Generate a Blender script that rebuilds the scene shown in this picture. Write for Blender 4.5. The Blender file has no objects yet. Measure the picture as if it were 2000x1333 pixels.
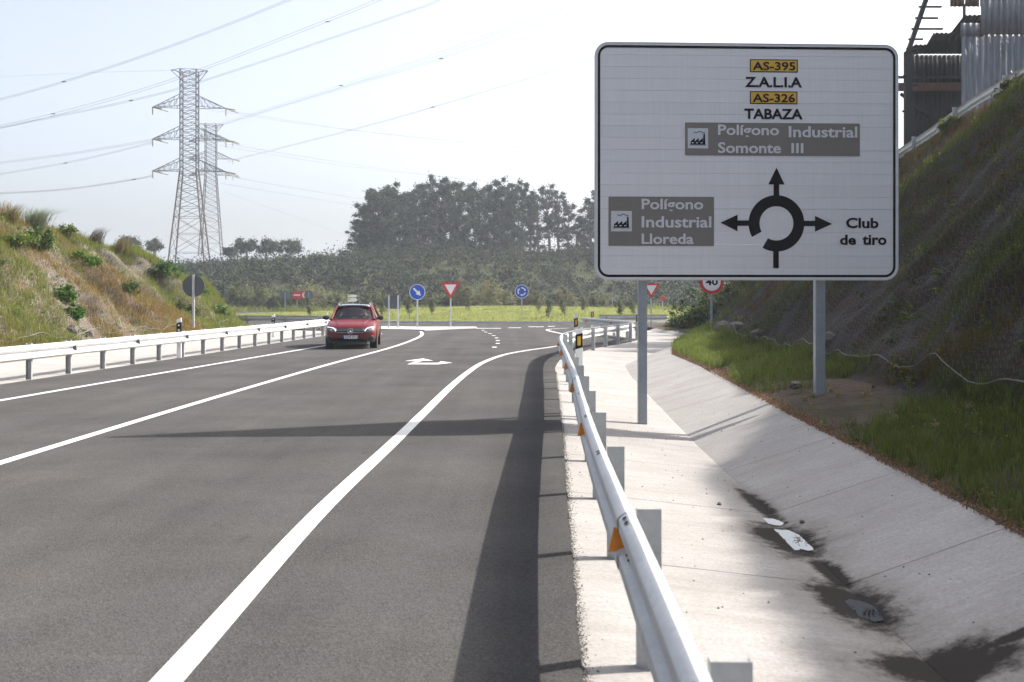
import bpy, bmesh, math, random
import numpy as np
from math import radians as RD, sin, cos, pi, atan2, sqrt
from mathutils import Vector, Matrix

random.seed(4)
RNG = np.random.default_rng(11)
SC = bpy.context.scene
COL = SC.collection

# ------------------------------------------------------------ camera, sky, sun, exposure
cam_d = bpy.data.cameras.new('camera')
cam = bpy.data.objects.new('camera', cam_d); COL.objects.link(cam)
cam.location = (0, 0, 1.75); cam.rotation_euler = (RD(90), 0, 0)
cam_d.sensor_width = 36; cam_d.lens = 37.8; cam_d.shift_y = -0.0433
cam_d.clip_start = 0.05; cam_d.clip_end = 6000
cam_d.dof.use_dof = True; cam_d.dof.focus_distance = 17.0; cam_d.dof.aperture_fstop = 3.6
SC.camera = cam
SUN_AZ, SUN_EL = 66.0, 38.5           # azimuth from +Y towards +X
world = bpy.data.worlds.new('World'); SC.world = world; world.use_nodes = True
wn = world.node_tree.nodes; wl = world.node_tree.links; wn.clear()
w_out = wn.new('ShaderNodeOutputWorld'); w_bg = wn.new('ShaderNodeBackground'); w_sky = wn.new('ShaderNodeTexSky')
w_sky.sky_type = 'NISHITA'; w_sky.sun_disc = False
w_sky.sun_elevation = RD(SUN_EL); w_sky.sun_rotation = RD(SUN_AZ)
w_sky.air_density = 0.75; w_sky.dust_density = 5.5; w_sky.ozone_density = 1.0; w_sky.altitude = 50
w_bg.inputs['Strength'].default_value = 0.15
w_hs = wn.new('ShaderNodeHueSaturation'); w_hs.inputs['Saturation'].default_value = .58; w_hs.inputs['Value'].default_value = 1.17
wl.new(w_sky.outputs[0], w_hs.inputs['Color']); wl.new(w_hs.outputs[0], w_bg.inputs[0]); wl.new(w_bg.outputs[0], w_out.inputs[0])
sun_d = bpy.data.lights.new('sun', 'SUN'); sun_d.energy = 5.0; sun_d.angle = RD(0.55); sun_d.color = (1.0, 0.94, 0.86)
sun = bpy.data.objects.new('sun', sun_d); COL.objects.link(sun)
sv = Vector((sin(RD(SUN_AZ)) * cos(RD(SUN_EL)), cos(RD(SUN_AZ)) * cos(RD(SUN_EL)), sin(RD(SUN_EL))))
sun.rotation_euler = sv.to_track_quat('Z', 'Y').to_euler()
sun.location = (40, 20, 40)
SC.view_settings.view_transform = 'Standard'; SC.view_settings.look = 'None'
SC.view_settings.exposure = 0.92; SC.view_settings.gamma = 1.0; SC.view_settings.use_curve_mapping = False
SC.cycles.max_bounces = 8; SC.cycles.transparent_max_bounces = 12; SC.cycles.volume_bounces = 1

# ------------------------------------------------------------ helpers
FPX, HZ, HC = 2100.0, 580.0, 1.75
def G(px, py, z=0.0):                      # a picture measurement turned into a place on the ground at height z
    Y = FPX * (HC - z) / (py - HZ); return ((px - 1000) / FPX * Y, Y, z)
def P(px, py, Y):
    return ((px - 1000) / FPX * Y, Y, HC + (HZ - py) / FPX * Y)

def link(o, parent=None):
    COL.objects.link(o)
    if parent is not None: o.parent = parent
    return o
def tag(o, label=None, cat=None, group=None, kind=None):
    if label: o['label'] = label
    if cat: o['category'] = cat
    if group: o['group'] = group
    if kind: o['kind'] = kind
    return o
def empty(name, loc=(0, 0, 0), rz=0, label=None, cat=None, group=None, kind=None):
    o = bpy.data.objects.new(name, None); o.location = loc; o.rotation_euler = (0, 0, rz); o.empty_display_size = .2
    COL.objects.link(o); return tag(o, label, cat, group, kind)
def mesh_np(name, v, f, mat, parent=None, smooth=False, col=None):
    v = np.asarray(v, dtype=np.float32); f = np.asarray(f, dtype=np.int32)
    me = bpy.data.meshes.new(name); k = f.shape[1]
    me.vertices.add(len(v)); me.vertices.foreach_set('co', v.ravel())
    me.loops.add(f.size); me.loops.foreach_set('vertex_index', f.ravel())
    me.polygons.add(len(f)); me.polygons.foreach_set('loop_start', np.arange(0, f.size, k, dtype=np.int32))
    me.polygons.foreach_set('loop_total', np.full(len(f), k, dtype=np.int32))
    if smooth: me.polygons.foreach_set('use_smooth', np.ones(len(f), dtype=bool))
    me.update(calc_edges=True)
    if col is not None:
        a = me.color_attributes.new('Col', 'FLOAT_COLOR', 'POINT')
        c = np.ones((len(v), 4), dtype=np.float32); c[:, :3] = col; a.data.foreach_set('color', c.ravel())
    me.materials.append(mat)
    return link(bpy.data.objects.new(name, me), parent)

class MB:
    def __init__(s): s.v = []; s.f = []
    def add(s, v, f):
        n = len(s.v); s.v += [tuple(p) for p in v]; s.f += [tuple(i + n for i in q) for q in f]; return s
    def box(s, a, b):
        (x0, y0, z0), (x1, y1, z1) = a, b
        return s.add([(x0, y0, z0), (x1, y0, z0), (x1, y1, z0), (x0, y1, z0), (x0, y0, z1), (x1, y0, z1), (x1, y1, z1), (x0, y1, z1)],
                     [(0, 3, 2, 1), (4, 5, 6, 7), (0, 1, 5, 4), (1, 2, 6, 5), (2, 3, 7, 6), (3, 0, 4, 7)])
    def bar(s, a, b, w, h=None):           # a box-section bar from a to b
        h = h or w; a, b = Vector(a), Vector(b); d = (b - a)
        if d.length < 1e-6: return s
        d.normalize(); u = d.cross(Vector((0, 0, 1)))
        if u.length < .05: u = Vector((1, 0, 0))
        u.normalize(); w2 = u.cross(d).normalized()
        q = [u * (i * w / 2) + w2 * (j * h / 2) for i, j in ((-1, -1), (1, -1), (1, 1), (-1, 1))]
        return s.add([a + k for k in q] + [b + k for k in q], [(0, 3, 2, 1), (4, 5, 6, 7), (0, 1, 5, 4), (1, 2, 6, 5), (2, 3, 7, 6), (3, 0, 4, 7)])
    def tube(s, pts, r, n=8, caps=True):
        pts = [Vector(p) for p in pts]; m = len(pts); rr = r if hasattr(r, '__len__') else [r] * m
        base = len(s.v); up0 = None
        for i, p in enumerate(pts):
            d = (pts[min(i + 1, m - 1)] - pts[max(i - 1, 0)]).normalized()
            if up0 is None:
                up0 = d.cross(Vector((0, 0, 1)));
                if up0.length < .1: up0 = Vector((1, 0, 0))
            u = (up0 - d * up0.dot(d)).normalized(); up0 = u; w = d.cross(u)
            for k in range(n):
                a = 2 * pi * k / n; s.v.append(tuple(p + (u * cos(a) + w * sin(a)) * rr[i]))
        for i in range(m - 1):
            for k in range(n):
                k2 = (k + 1) % n
                s.f.append((base + i * n + k, base + i * n + k2, base + (i + 1) * n + k2, base + (i + 1) * n + k))
        if caps:
            s.f.append(tuple(base + k for k in reversed(range(n)))); s.f.append(tuple(base + (m - 1) * n + k for k in range(n)))
        return s
    def prism(s, poly, z0, z1, T=None):    # polygon (x,y) extruded; T maps (x,y,z) -> place
        T = T or (lambda x, y, z: (x, y, z)); n = len(poly)
        ar = sum(poly[i][0] * poly[(i + 1) % n][1] - poly[(i + 1) % n][0] * poly[i][1] for i in range(n))
        if ar < 0: poly = poly[::-1]
        v = [T(x, y, z0) for x, y in poly] + [T(x, y, z1) for x, y in poly]
        f = [tuple(reversed(range(n))), tuple(range(n, 2 * n))] + [(i, (i + 1) % n, n + (i + 1) % n, n + i) for i in range(n)]
        return s.add(v, f)
    def lathe(s, prof, n=24, axis='z', c=(0, 0, 0)):
        b = len(s.v); m = len(prof)
        for k in range(n):
            a = 2 * pi * k / n
            for r, h in prof:
                p = {'z': (r * cos(a), r * sin(a), h), 'x': (h, r * cos(a), r * sin(a)), 'y': (r * cos(a), h, r * sin(a))}[axis]
                s.v.append((p[0] + c[0], p[1] + c[1], p[2] + c[2]))
        for k in range(n):
            k2 = (k + 1) % n
            for i in range(m - 1): s.f.append((b + k * m + i, b + k2 * m + i, b + k2 * m + i + 1, b + k * m + i + 1))
        return s
    def grid(s, rows):
        b = len(s.v); m = len(rows[0])
        for r in rows: s.v += [tuple(p) for p in r]
        for i in range(len(rows) - 1):
            for j in range(m - 1): s.f.append((b + i * m + j, b + i * m + j + 1, b + (i + 1) * m + j + 1, b + (i + 1) * m + j))
        return s
    def mesh(s, name, mat, smooth=False, bevel=0):
        me = bpy.data.meshes.new(name); me.from_pydata(s.v, [], s.f)
        bm = bmesh.new(); bm.from_mesh(me)
        if bevel: bmesh.ops.bevel(bm, geom=bm.edges[:], offset=bevel, segments=2, affect='EDGES', clamp_overlap=True)
        bmesh.ops.recalc_face_normals(bm, faces=bm.faces[:]); bm.to_mesh(me); bm.free()
        if smooth:
            me.polygons.foreach_set('use_smooth', [True] * len(me.polygons))
            try: me.set_sharp_from_angle(angle=RD(28))
            except Exception: pass
        me.materials.append(mat); return me
    def build(s, name, mat, parent=None, smooth=False, bevel=0):
        return link(bpy.data.objects.new(name, s.mesh(name, mat, smooth, bevel)), parent)

def kids(o): return [c for c in bpy.data.objects if c.parent == o]
def copy_tree(o, parent=None):
    ch = list(o.children); c = o.copy(); COL.objects.link(c)
    if parent is not None: c.parent = parent
    for k in ch: copy_tree(k, c)
    return c

_P = np.random.default_rng(5).random(65536)
def vn(x, y):
    x = np.asarray(x, float); y = np.asarray(y, float)
    xi = np.floor(x).astype(np.int64); yi = np.floor(y).astype(np.int64); fx = x - xi; fy = y - yi
    fx = fx * fx * (3 - 2 * fx); fy = fy * fy * (3 - 2 * fy)
    h = lambda a, b: _P[(a * 7919 + b * 104729) & 65535]
    return (h(xi, yi) * (1 - fx) + h(xi + 1, yi) * fx) * (1 - fy) + (h(xi, yi + 1) * (1 - fx) + h(xi + 1, yi + 1) * fx) * fy
def fbm(x, y, o=4):
    s = 0; a = .5
    for i in range(o): s = s + a * (vn(x * 2 ** i + 17 * i, y * 2 ** i + 31 * i) - .5); a *= .5
    return s * 2
def sstep(a, b, x): t = np.clip((x - a) / (b - a), 0, 1); return t * t * (3 - 2 * t)
def tab(t): a = np.array(t, float); return lambda y: np.interp(y, a[:, 0], a[:, 1])

# ------------------------------------------------------------ materials
def mat(name, base=(.5, .5, .5), rough=.6, metal=0.0, spec=None, noise=None, bump=None, scale=5.0, var=0.15, coat=0, emis=None):
    m = bpy.data.materials.new(name); m.use_nodes = True; nt = m.node_tree; N = nt.nodes; L = nt.links
    b = N['Principled BSDF']; b.inputs['Base Color'].default_value = (*base, 1)
    b.inputs['Roughness'].default_value = rough; b.inputs['Metallic'].default_value = metal
    if spec is not None: b.inputs['Specular IOR Level'].default_value = spec
    if coat: b.inputs['Coat Weight'].default_value = coat; b.inputs['Coat Roughness'].default_value = .05
    if var:
        tc = N.new('ShaderNodeTexCoord'); n1 = N.new('ShaderNodeTexNoise'); n1.inputs['Scale'].default_value = scale
        n1.inputs['Detail'].default_value = 6; L.new(tc.outputs['Object'], n1.inputs['Vector'])
        mr = N.new('ShaderNodeMapRange'); mr.inputs[1].default_value = .25; mr.inputs[2].default_value = .75
        mr.inputs[3].default_value = 1 - var; mr.inputs[4].default_value = 1 + var; L.new(n1.outputs[0], mr.inputs[0])
        mx = N.new('ShaderNodeMix'); mx.data_type = 'RGBA'; mx.blend_type = 'MULTIPLY'; mx.inputs[0].default_value = 1
        mx.inputs[6].default_value = (*base, 1); L.new(mr.outputs[0], mx.inputs[7]); L.new(mx.outputs[2], b.inputs['Base Color'])
        mr2 = N.new('ShaderNodeMapRange'); mr2.inputs[3].default_value = max(rough - .1, .02); mr2.inputs[4].default_value = min(rough + .12, 1)
        L.new(n1.outputs[0], mr2.inputs[0]); L.new(mr2.outputs[0], b.inputs['Roughness'])
    if bump:
        tc = N.new('ShaderNodeTexCoord'); n2 = N.new('ShaderNodeTexNoise'); n2.inputs['Scale'].default_value = bump[0]; n2.inputs['Detail'].default_value = 4
        L.new(tc.outputs['Object'], n2.inputs['Vector']); bp = N.new('ShaderNodeBump'); bp.inputs['Strength'].default_value = bump[1]
        bp.inputs['Distance'].default_value = bump[2]; L.new(n2.outputs[0], bp.inputs['Height']); L.new(bp.outputs[0], b.inputs['Normal'])
    if emis: b.inputs['Emission Color'].default_value = (*emis[0], 1); b.inputs['Emission Strength'].default_value = emis[1]
    return m
def leafmat(name, trans=.35, rough=.6):
    m = bpy.data.materials.new(name); m.use_nodes = True; nt = m.node_tree; N = nt.nodes; L = nt.links; N.clear()
    o = N.new('ShaderNodeOutputMaterial'); at = N.new('ShaderNodeAttribute'); at.attribute_name = 'Col'
    pr = N.new('ShaderNodeBsdfPrincipled'); pr.inputs['Roughness'].default_value = rough; pr.inputs['Specular IOR Level'].default_value = .3
    tr = N.new('ShaderNodeBsdfTranslucent'); mx = N.new('ShaderNodeMixShader'); mx.inputs[0].default_value = trans
    hs = N.new('ShaderNodeHueSaturation'); hs.inputs['Value'].default_value = 1.5; hs.inputs['Saturation'].default_value = 1.1
    L.new(at.outputs['Color'], pr.inputs['Base Color']); L.new(at.outputs['Color'], hs.inputs['Color']); L.new(hs.outputs[0], tr.inputs[0])
    L.new(pr.outputs[0], mx.inputs[1]); L.new(tr.outputs[0], mx.inputs[2]); L.new(mx.outputs[0], o.inputs[0]); return m
def nodes_of(m): return m.node_tree.nodes, m.node_tree.links, m.node_tree.nodes['Principled BSDF']
def math_(N, L, op, a, b=None, c=None, clamp=False):
    n = N.new('ShaderNodeMath'); n.operation = op; n.use_clamp = clamp
    for i, q in enumerate((a, b, c)):
        if q is None: continue
        if isinstance(q, (int, float)): n.inputs[i].default_value = q
        else: L.new(q, n.inputs[i])
    return n.outputs[0]
def mixc(N, L, f, a, b, bt='MIX'):
    n = N.new('ShaderNodeMix'); n.data_type = 'RGBA'; n.blend_type = bt
    for i, q in ((0, f), (6, a), (7, b)):
        if isinstance(q, (int, float)): n.inputs[i].default_value = q
        elif isinstance(q, tuple): n.inputs[i].default_value = (*q, 1)
        else: L.new(q, n.inputs[i])
    return n.outputs[2]
def noise_(N, L, vec, scale, detail=5, rough=.6):
    n = N.new('ShaderNodeTexNoise'); n.inputs['Scale'].default_value = scale; n.inputs['Detail'].default_value = detail
    n.inputs['Roughness'].default_value = rough; L.new(vec, n.inputs['Vector']); return n.outputs[0]
def ramp_(N, L, v, a, b, lo=0.0, hi=1.0):
    n = N.new('ShaderNodeMapRange'); L.new(v, n.inputs[0])
    for i, q in enumerate((a, b, lo, hi)): n.inputs[i + 1].default_value = q
    n.clamp = True; return n.outputs[0]
def stretched(N, L, sx, sy, sz, rz=0):
    tc = N.new('ShaderNodeTexCoord'); mp = N.new('ShaderNodeMapping'); mp.inputs['Scale'].default_value = (sx, sy, sz)
    mp.inputs['Rotation'].default_value = (0, 0, rz); L.new(tc.outputs['Object'], mp.inputs[0]); return mp.outputs[0]

def asphalt_mat():
    m = mat('asphalt', var=0); N, L, b = nodes_of(m); v = stretched(N, L, 1, 1, 1)
    vo = N.new('ShaderNodeTexVoronoi'); vo.inputs['Scale'].default_value = 95; L.new(v, vo.inputs['Vector'])
    sp = ramp_(N, L, vo.outputs['Color'], .1, .95, .74, 1.3)
    big = ramp_(N, L, noise_(N, L, v, .6, 5), .3, .7, .86, 1.13)
    lanes = ramp_(N, L, noise_(N, L, stretched(N, L, 1.3, .035, 1, .04), 1.0, 3), .3, .7, .88, 1.12)
    k = math_(N, L, 'MULTIPLY', math_(N, L, 'MULTIPLY', sp, big), lanes)
    marks = ramp_(N, L, noise_(N, L, stretched(N, L, .22, 2.6, 1, -.05), 1.6, 6, .75), .58, .74, 1, 1.22); k = math_(N, L, 'MULTIPLY', k, marks)
    drips = ramp_(N, L, noise_(N, L, stretched(N, L, 1, .5, 1), 2.2, 3), .66, .74, 1, .82); k = math_(N, L, 'MULTIPLY', k, drips)
    warm = mixc(N, L, ramp_(N, L, noise_(N, L, v, .35, 3), .4, .65), (.066, .065, .065), (.076, .073, .070))
    L.new(mixc(N, L, 1.0, warm, k, 'MULTIPLY'), b.inputs['Base Color'])
    b.inputs['Roughness'].default_value = .95; b.inputs['Specular IOR Level'].default_value = .02
    bp = N.new('ShaderNodeBump'); bp.inputs['Strength'].default_value = .6; bp.inputs['Distance'].default_value = .004
    L.new(vo.outputs['Distance'], bp.inputs['Height']); L.new(bp.outputs[0], b.inputs['Normal']); return m
WET = [(2.24, 8.8, .25, .62), (2.36, 10.3, .09, .85), (2.30, 7.75, .09, .5), (2.20, 6.95, .23, .58), (2.30, 5.72, .42, .30), (2.75, 5.80, .35, .07), (2.15, 5.3, .2, .25)]
def concrete_mat(name='concrete', wet=False):
    m = mat(name, var=0); N, L, b = nodes_of(m); v = stretched(N, L, 1, 1, 1)
    geo = N.new('ShaderNodeNewGeometry'); pos = geo.outputs['Position']
    c = mixc(N, L, ramp_(N, L, noise_(N, L, pos, .9, 6), .3, .7), (.285, .272, .26), (.35, .338, .325))
    broom = ramp_(N, L, noise_(N, L, stretched(N, L, .9, 7, 1), 3.0, 6, .7), .3, .7, .91, 1.07)
    fine = ramp_(N, L, noise_(N, L, pos, 38, 6, .8), .3, .7, .74, 1.2)
    c = mixc(N, L, 1.0, c, math_(N, L, 'MULTIPLY', broom, fine), 'MULTIPLY')
    vo = N.new('ShaderNodeTexVoronoi'); vo.inputs['Scale'].default_value = 7; L.new(pos, vo.inputs['Vector'])
    fleck = ramp_(N, L, vo.outputs['Distance'], .03, .07, .45, 1.0)
    c = mixc(N, L, 1.0, c, fleck, 'MULTIPLY')
    streak = ramp_(N, L, noise_(N, L, stretched(N, L, .35, 3.5, 1, .1), 1.2, 5), .55, .75, 0, .32)
    c = mixc(N, L, streak, c, (.19, .18, .165))
    ru = None
    if wet:
        sep = N.new('ShaderNodeSeparateXYZ'); L.new(pos, sep.inputs[0]); nz = noise_(N, L, pos, 6.5, 9, .75)
        tot = None
        for (x, y, rx, ry) in WET:
            dx = math_(N, L, 'DIVIDE', math_(N, L, 'SUBTRACT', sep.outputs[0], x), rx); dy = math_(N, L, 'DIVIDE', math_(N, L, 'SUBTRACT', sep.outputs[1], y), ry)
            d = math_(N, L, 'SQRT', math_(N, L, 'ADD', math_(N, L, 'MULTIPLY', dx, dx), math_(N, L, 'MULTIPLY', dy, dy)))
            tot = d if tot is None else math_(N, L, 'MINIMUM', tot, d)
        e = math_(N, L, 'ADD', tot, math_(N, L, 'MULTIPLY', math_(N, L, 'SUBTRACT', nz, .5), 1.9))
        w = ramp_(N, L, e, 1.2, .72, 0, .92); halo = ramp_(N, L, e, 2.0, .9, 0, .5)
        c = mixc(N, L, halo, c, (.13, .11, .09)); c = mixc(N, L, w, c, (.022, .020, .018))
        b.inputs['Roughness'].default_value = .8; L.new(ramp_(N, L, w, 0, 1, .85, .95), b.inputs['Roughness'])
        # silt line along the gutter
    else: b.inputs['Roughness'].default_value = .8
    L.new(c, b.inputs['Base Color']); b.inputs['Specular IOR Level'].default_value = .04
    bp = N.new('ShaderNodeBump'); bp.inputs['Strength'].default_value = .5; bp.inputs['Distance'].default_value = .004
    L.new(noise_(N, L, pos, 90, 3), bp.inputs['Height']); L.new(bp.outputs[0], b.inputs['Normal']); return m
def soil_mat(name, a, b_, c_, g):
    m = mat(name, var=0); N, L, b = nodes_of(m); geo = N.new('ShaderNodeNewGeometry'); pos = geo.outputs['Position']
    c = mixc(N, L, ramp_(N, L, noise_(N, L, pos, .55, 5), .4, .6), a, b_)
    c = mixc(N, L, ramp_(N, L, noise_(N, L, pos, 1.3, 6), .5, .66), c, c_)
    c = mixc(N, L, ramp_(N, L, noise_(N, L, pos, .28, 5), .52, .62, 0, .8), c, g)
    c = mixc(N, L, 1.0, c, ramp_(N, L, noise_(N, L, pos, 14, 5, .7), .25, .75, .55, 1.4), 'MULTIPLY')
    L.new(c, b.inputs['Base Color']); b.inputs['Roughness'].default_value = .95; b.inputs['Specular IOR Level'].default_value = .1
    bp = N.new('ShaderNodeBump'); bp.inputs['Strength'].default_value = .9; bp.inputs['Distance'].default_value = .06
    L.new(noise_(N, L, pos, 7, 7, .7), bp.inputs['Height']); L.new(bp.outputs[0], b.inputs['Normal']); return m
def paint_mat():
    m = mat('road_paint', var=0); N, L, b = nodes_of(m); v = stretched(N, L, 1, 1, 1)
    w = ramp_(N, L, noise_(N, L, v, 38, 5, .75), .33, .47, .25, 1); c = mixc(N, L, w, (.24, .225, .21), (.62, .62, .60))
    c = mixc(N, L, 1.0, c, ramp_(N, L, noise_(N, L, v, 1.1, 4), .3, .7, .85, 1.05), 'MULTIPLY')
    L.new(c, b.inputs['Base Color']); b.inputs['Roughness'].default_value = .6; return m
def galv_mat(name, base, metal=.55, rough=.42):
    m = mat(name, var=0); N, L, b = nodes_of(m); v = stretched(N, L, 1, 1, 1)
    vo = N.new('ShaderNodeTexVoronoi'); vo.inputs['Scale'].default_value = 45; L.new(v, vo.inputs['Vector'])
    k = math_(N, L, 'MULTIPLY', ramp_(N, L, vo.outputs['Color'], 0, 1, .92, 1.06), ramp_(N, L, noise_(N, L, v, 3, 5), .3, .7, .86, 1.08))
    c = mixc(N, L, 1.0, base, k, 'MULTIPLY'); c = mixc(N, L, ramp_(N, L, noise_(N, L, v, 9, 6), .6, .72, 0, .35), c, tuple(q * .6 for q in base))
    L.new(c, b.inputs['Base Color']); b.inputs['Metallic'].default_value = metal
    L.new(ramp_(N, L, noise_(N, L, v, 6, 5), .3, .7, rough - .08, rough + .14), b.inputs['Roughness']); return m
def corr_mat(name, base, rust=(.16, .07, .03), amt=.4, thr=.55):
    m = mat(name, var=0); N, L, b = nodes_of(m)
    s = noise_(N, L, stretched(N, L, 3, 3, .35), 2.5, 6, .7); c = mixc(N, L, ramp_(N, L, s, thr, thr + .15, 0, amt), base, rust)
    c = mixc(N, L, 1.0, c, ramp_(N, L, noise_(N, L, stretched(N, L, 5, 5, .5), 2.2, 5), .3, .7, .6, 1.2), 'MULTIPLY')
    L.new(c, b.inputs['Base Color']); b.inputs['Roughness'].default_value = .7; b.inputs['Metallic'].default_value = .2; return m

M = {}
M['asphalt'] = asphalt_mat(); M['concrete'] = concrete_mat('concrete_ditch', True); M['concrete_left'] = concrete_mat('concrete_plain')
M['paint'] = paint_mat()
M['galv'] = galv_mat('galvanised_steel', (.57, .58, .585), .35, .5); M['galv_post'] = galv_mat('galvanised_post', (.36, .38, .39), .5, .5)
M['galv_pole'] = galv_mat('galvanised_pole', (.30, .33, .36), .4, .5)
M['soil_r'] = soil_mat('bank_soil_shaded', (.034, .029, .025), (.048, .034, .022), (.065, .062, .062), (.032, .038, .012))  # darker than the left bank's soil: the bank's shade is put into the colour
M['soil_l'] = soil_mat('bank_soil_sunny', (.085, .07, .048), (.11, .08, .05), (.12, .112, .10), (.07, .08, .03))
M['turf'] = soil_mat('turf', (.17, .19, .05), (.20, .21, .06), (.15, .17, .05), (.18, .19, .05))
M['dirt'] = soil_mat('verge_dirt', (.065, .048, .036), (.09, .07, .055), (.055, .038, .028), (.045, .055, .02))
M['earth'] = soil_mat('far_earth', (.04, .05, .02), (.035, .045, .018), (.05, .048, .025), (.035, .045, .016))
M['sign_white'] = None
M['black'] = mat('black_print', (.008, .008, .009), .6, spec=.15, var=.05)
M['amber'] = mat('amber_reflector', (.72, .22, .01), .3, var=.08, scale=30)
M['yellow'] = mat('yellow_print', (.62, .36, .02), .45, var=.06)
M['brown'] = mat('grey_brown_print', (.17, .155, .14), .5, var=.06, scale=2)
M['letter_white'] = mat('pale_print', (.56, .57, .60), .45, var=.05)
M['pict_white'] = mat('pictogram_white', (.52, .54, .58), .45, var=.05)
M['red'] = mat('red_print', (.55, .02, .02), .4, var=.06); M['blue'] = mat('blue_print', (.01, .09, .48), .4, var=.06)
M['white'] = mat('white_print', (.78, .78, .78), .45, var=.04)
M['sign_back'] = mat('grey_sign_back', (.10, .115, .13), .55, .3, var=.12, scale=3)
M['white_plastic'] = mat('white_plastic', (.75, .76, .77), .4, var=.05)
M['leaf'] = leafmat('leaf', .35); M['grass'] = leafmat('grass_blade', .45); M['far_leaf'] = leafmat('far_leaf', .12, .8)
M['bark'] = mat('bark', (.16, .13, .11), .9, var=.3, scale=6); M['pale_bark'] = mat('pale_bark', (.09, .075, .062), .9, var=.3, scale=2)
M['pylon'] = mat('pylon_steel', (.05, .048, .052), .7, .2, var=.2, scale=.3)
M['pylon_rust'] = mat('pylon_rust', (.055, .043, .038), .8, .1, var=.3, scale=.4)
M['insul'] = mat('glass_insulator', (.30, .27, .20), .3, var=.1); M['cable'] = mat('cable', (.22, .22, .24), .5, .4, var=0)
M['rock'] = mat('rock', (.09, .08, .068), .9, var=.3, scale=4, bump=(8, .8, .03)); M['wire'] = mat('net_wire_shaded', (.07, .07, .075), .7, .1, var=.15, scale=3)  # net wire darker than its sunny copy, bank shade included in the colour
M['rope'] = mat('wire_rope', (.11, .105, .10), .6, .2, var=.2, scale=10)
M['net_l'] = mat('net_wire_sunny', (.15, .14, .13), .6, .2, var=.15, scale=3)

# ------------------------------------------------------------ ground shapes
XA = tab([(-30, .1), (0, .18), (4.97, .30), (10.1, .48), (14, .63), (18.7, .78), (23.4, .93), (27, 1.05), (30, 1.28), (32, 1.62), (34, 2.05), (36, 2.5), (38, 3.1), (40, 3.8), (42, 4.5), (43.6, 5.0), (44.5, 5.12), (46, 4.93), (53, 3.68), (55.5, 3.85), (58, 5.6), (80, 5.6)])
XB = tab([(-30, 2.0), (0, 2.15), (6.5, 2.28), (9, 2.36), (14.5, 2.5), (21, 2.75), (27, 3.0), (31, 3.25), (34, 4.1), (37, 5.2), (40, 6.0), (47, 7.9), (56, 7.2), (80, 7.2)])
ZB = tab([(-30, -.25), (28, -.25), (33, -.2), (38, -.06), (80, -.03)])
XC = tab([(-30, 3.1), (5, 3.28), (7, 3.4), (10.8, 3.62), (14, 3.75), (18.7, 4.02), (25, 4.42), (31, 4.65), (36, 5.35), (40, 6.3), (47, 8.2), (56, 7.6), (80, 7.6)])
ZC = tab([(-30, .15), (25, .15), (32, .1), (40, .12), (80, .05)])
XG = tab([(-30, 5.6), (12, 5.7), (17, 6.0), (30, 6.1), (36, 6.5), (40, 7.4), (47, 8.9), (56, 8.5), (80, 8.3)])
ZG = tab([(-30, .3), (10, .3), (16, .42), (34, .5), (42, .45), (50, .3), (60, .05), (80, .02)])
XR = tab([(-30, 13.6), (10, 13.3), (28, 13.0), (37, 13.0), (44, 12.4), (50, 11.2), (55, 10), (60, 9.6), (80, 9.6)])
ZR = tab([(-30, 10.2), (10, 10.1), (16, 9.4), (20, 8.2), (28, 7.1), (37, 6.2), (44, 4.6), (50, 2.7), (55, 1.5), (59, .5), (62, .1), (80, .05)])
def bankR(x, y):
    x = np.asarray(x, float); y = np.asarray(y, float)
    xs = [XA(y), XB(y) - .12, XB(y), XC(y), XG(y), XR(y), XR(y) + 40]
    zs = [-.035 + 0 * y, ZB(y) + .012, ZB(y), ZC(y), ZG(y), ZR(y), ZR(y) - .5]
    z = np.where(x < xs[0], zs[0], zs[-1])
    for i in range(len(xs) - 1):
        t = (x - xs[i]) / np.maximum(xs[i + 1] - xs[i], 1e-4)
        z = np.where((t >= 0) & (t <= 1), zs[i] + (zs[i + 1] - zs[i]) * np.clip(t, 0, 1), z)
    s = (x - XG(y)); h = sstep(0, 1.5, s) * sstep(0, 3, ZR(y))
    rg = 1 - .65 * sstep(-4, 0, x - XR(y)); z = z + h * rg * (.8 * fbm(x * .18 + 3, y * .34 + x * .1, 4) + .5 * fbm(x * .35, y * 1.1 + x * .4 + 8, 4) + .16 * fbm(x * 2.2, y * 2.6, 3))
    # toe undercuts and a spur of rock near the viewer
    z = z + .25 * sstep(-1.2, .2, s) * fbm(x * .8, y * .6 + 40, 3) * sstep(0, 3, ZR(y)) * (1 - sstep(.2, 2, s))
    c = sstep(.1, 1, x - XC(y)) * (1 - sstep(-.5, 1, s)); return z + c * .10 * fbm(x * 1.5, y * 1.5, 3)
XLe = tab([(-30, -12.2), (10, -10.95), (21.6, -10.2), (27, -9.8), (32.8, -9.4), (47.7, -8.45), (52, -8.5), (56, -10), (60, -13), (80, -13)])
XT = tab([(-30, -14.6), (20, -13.6), (30, -13.1), (42, -12.7), (50, -12.9), (54, -13.5), (56, -14.2), (58, -15), (62, -17), (80, -17)])
XL_R = tab([(-30, -20), (27, -20), (42, -20), (47, -19.3), (50, -18), (54, -17), (56, -16), (58, -15.8), (62, -18), (80, -18)])
ZL_R = tab([(-30, 7), (10, 6.4), (27, 5.7), (42, 4.75), (47, 4.35), (50, 3.9), (54, 3.0), (56, 2.2), (58, .9), (60, 0), (80, -.05)])
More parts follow.
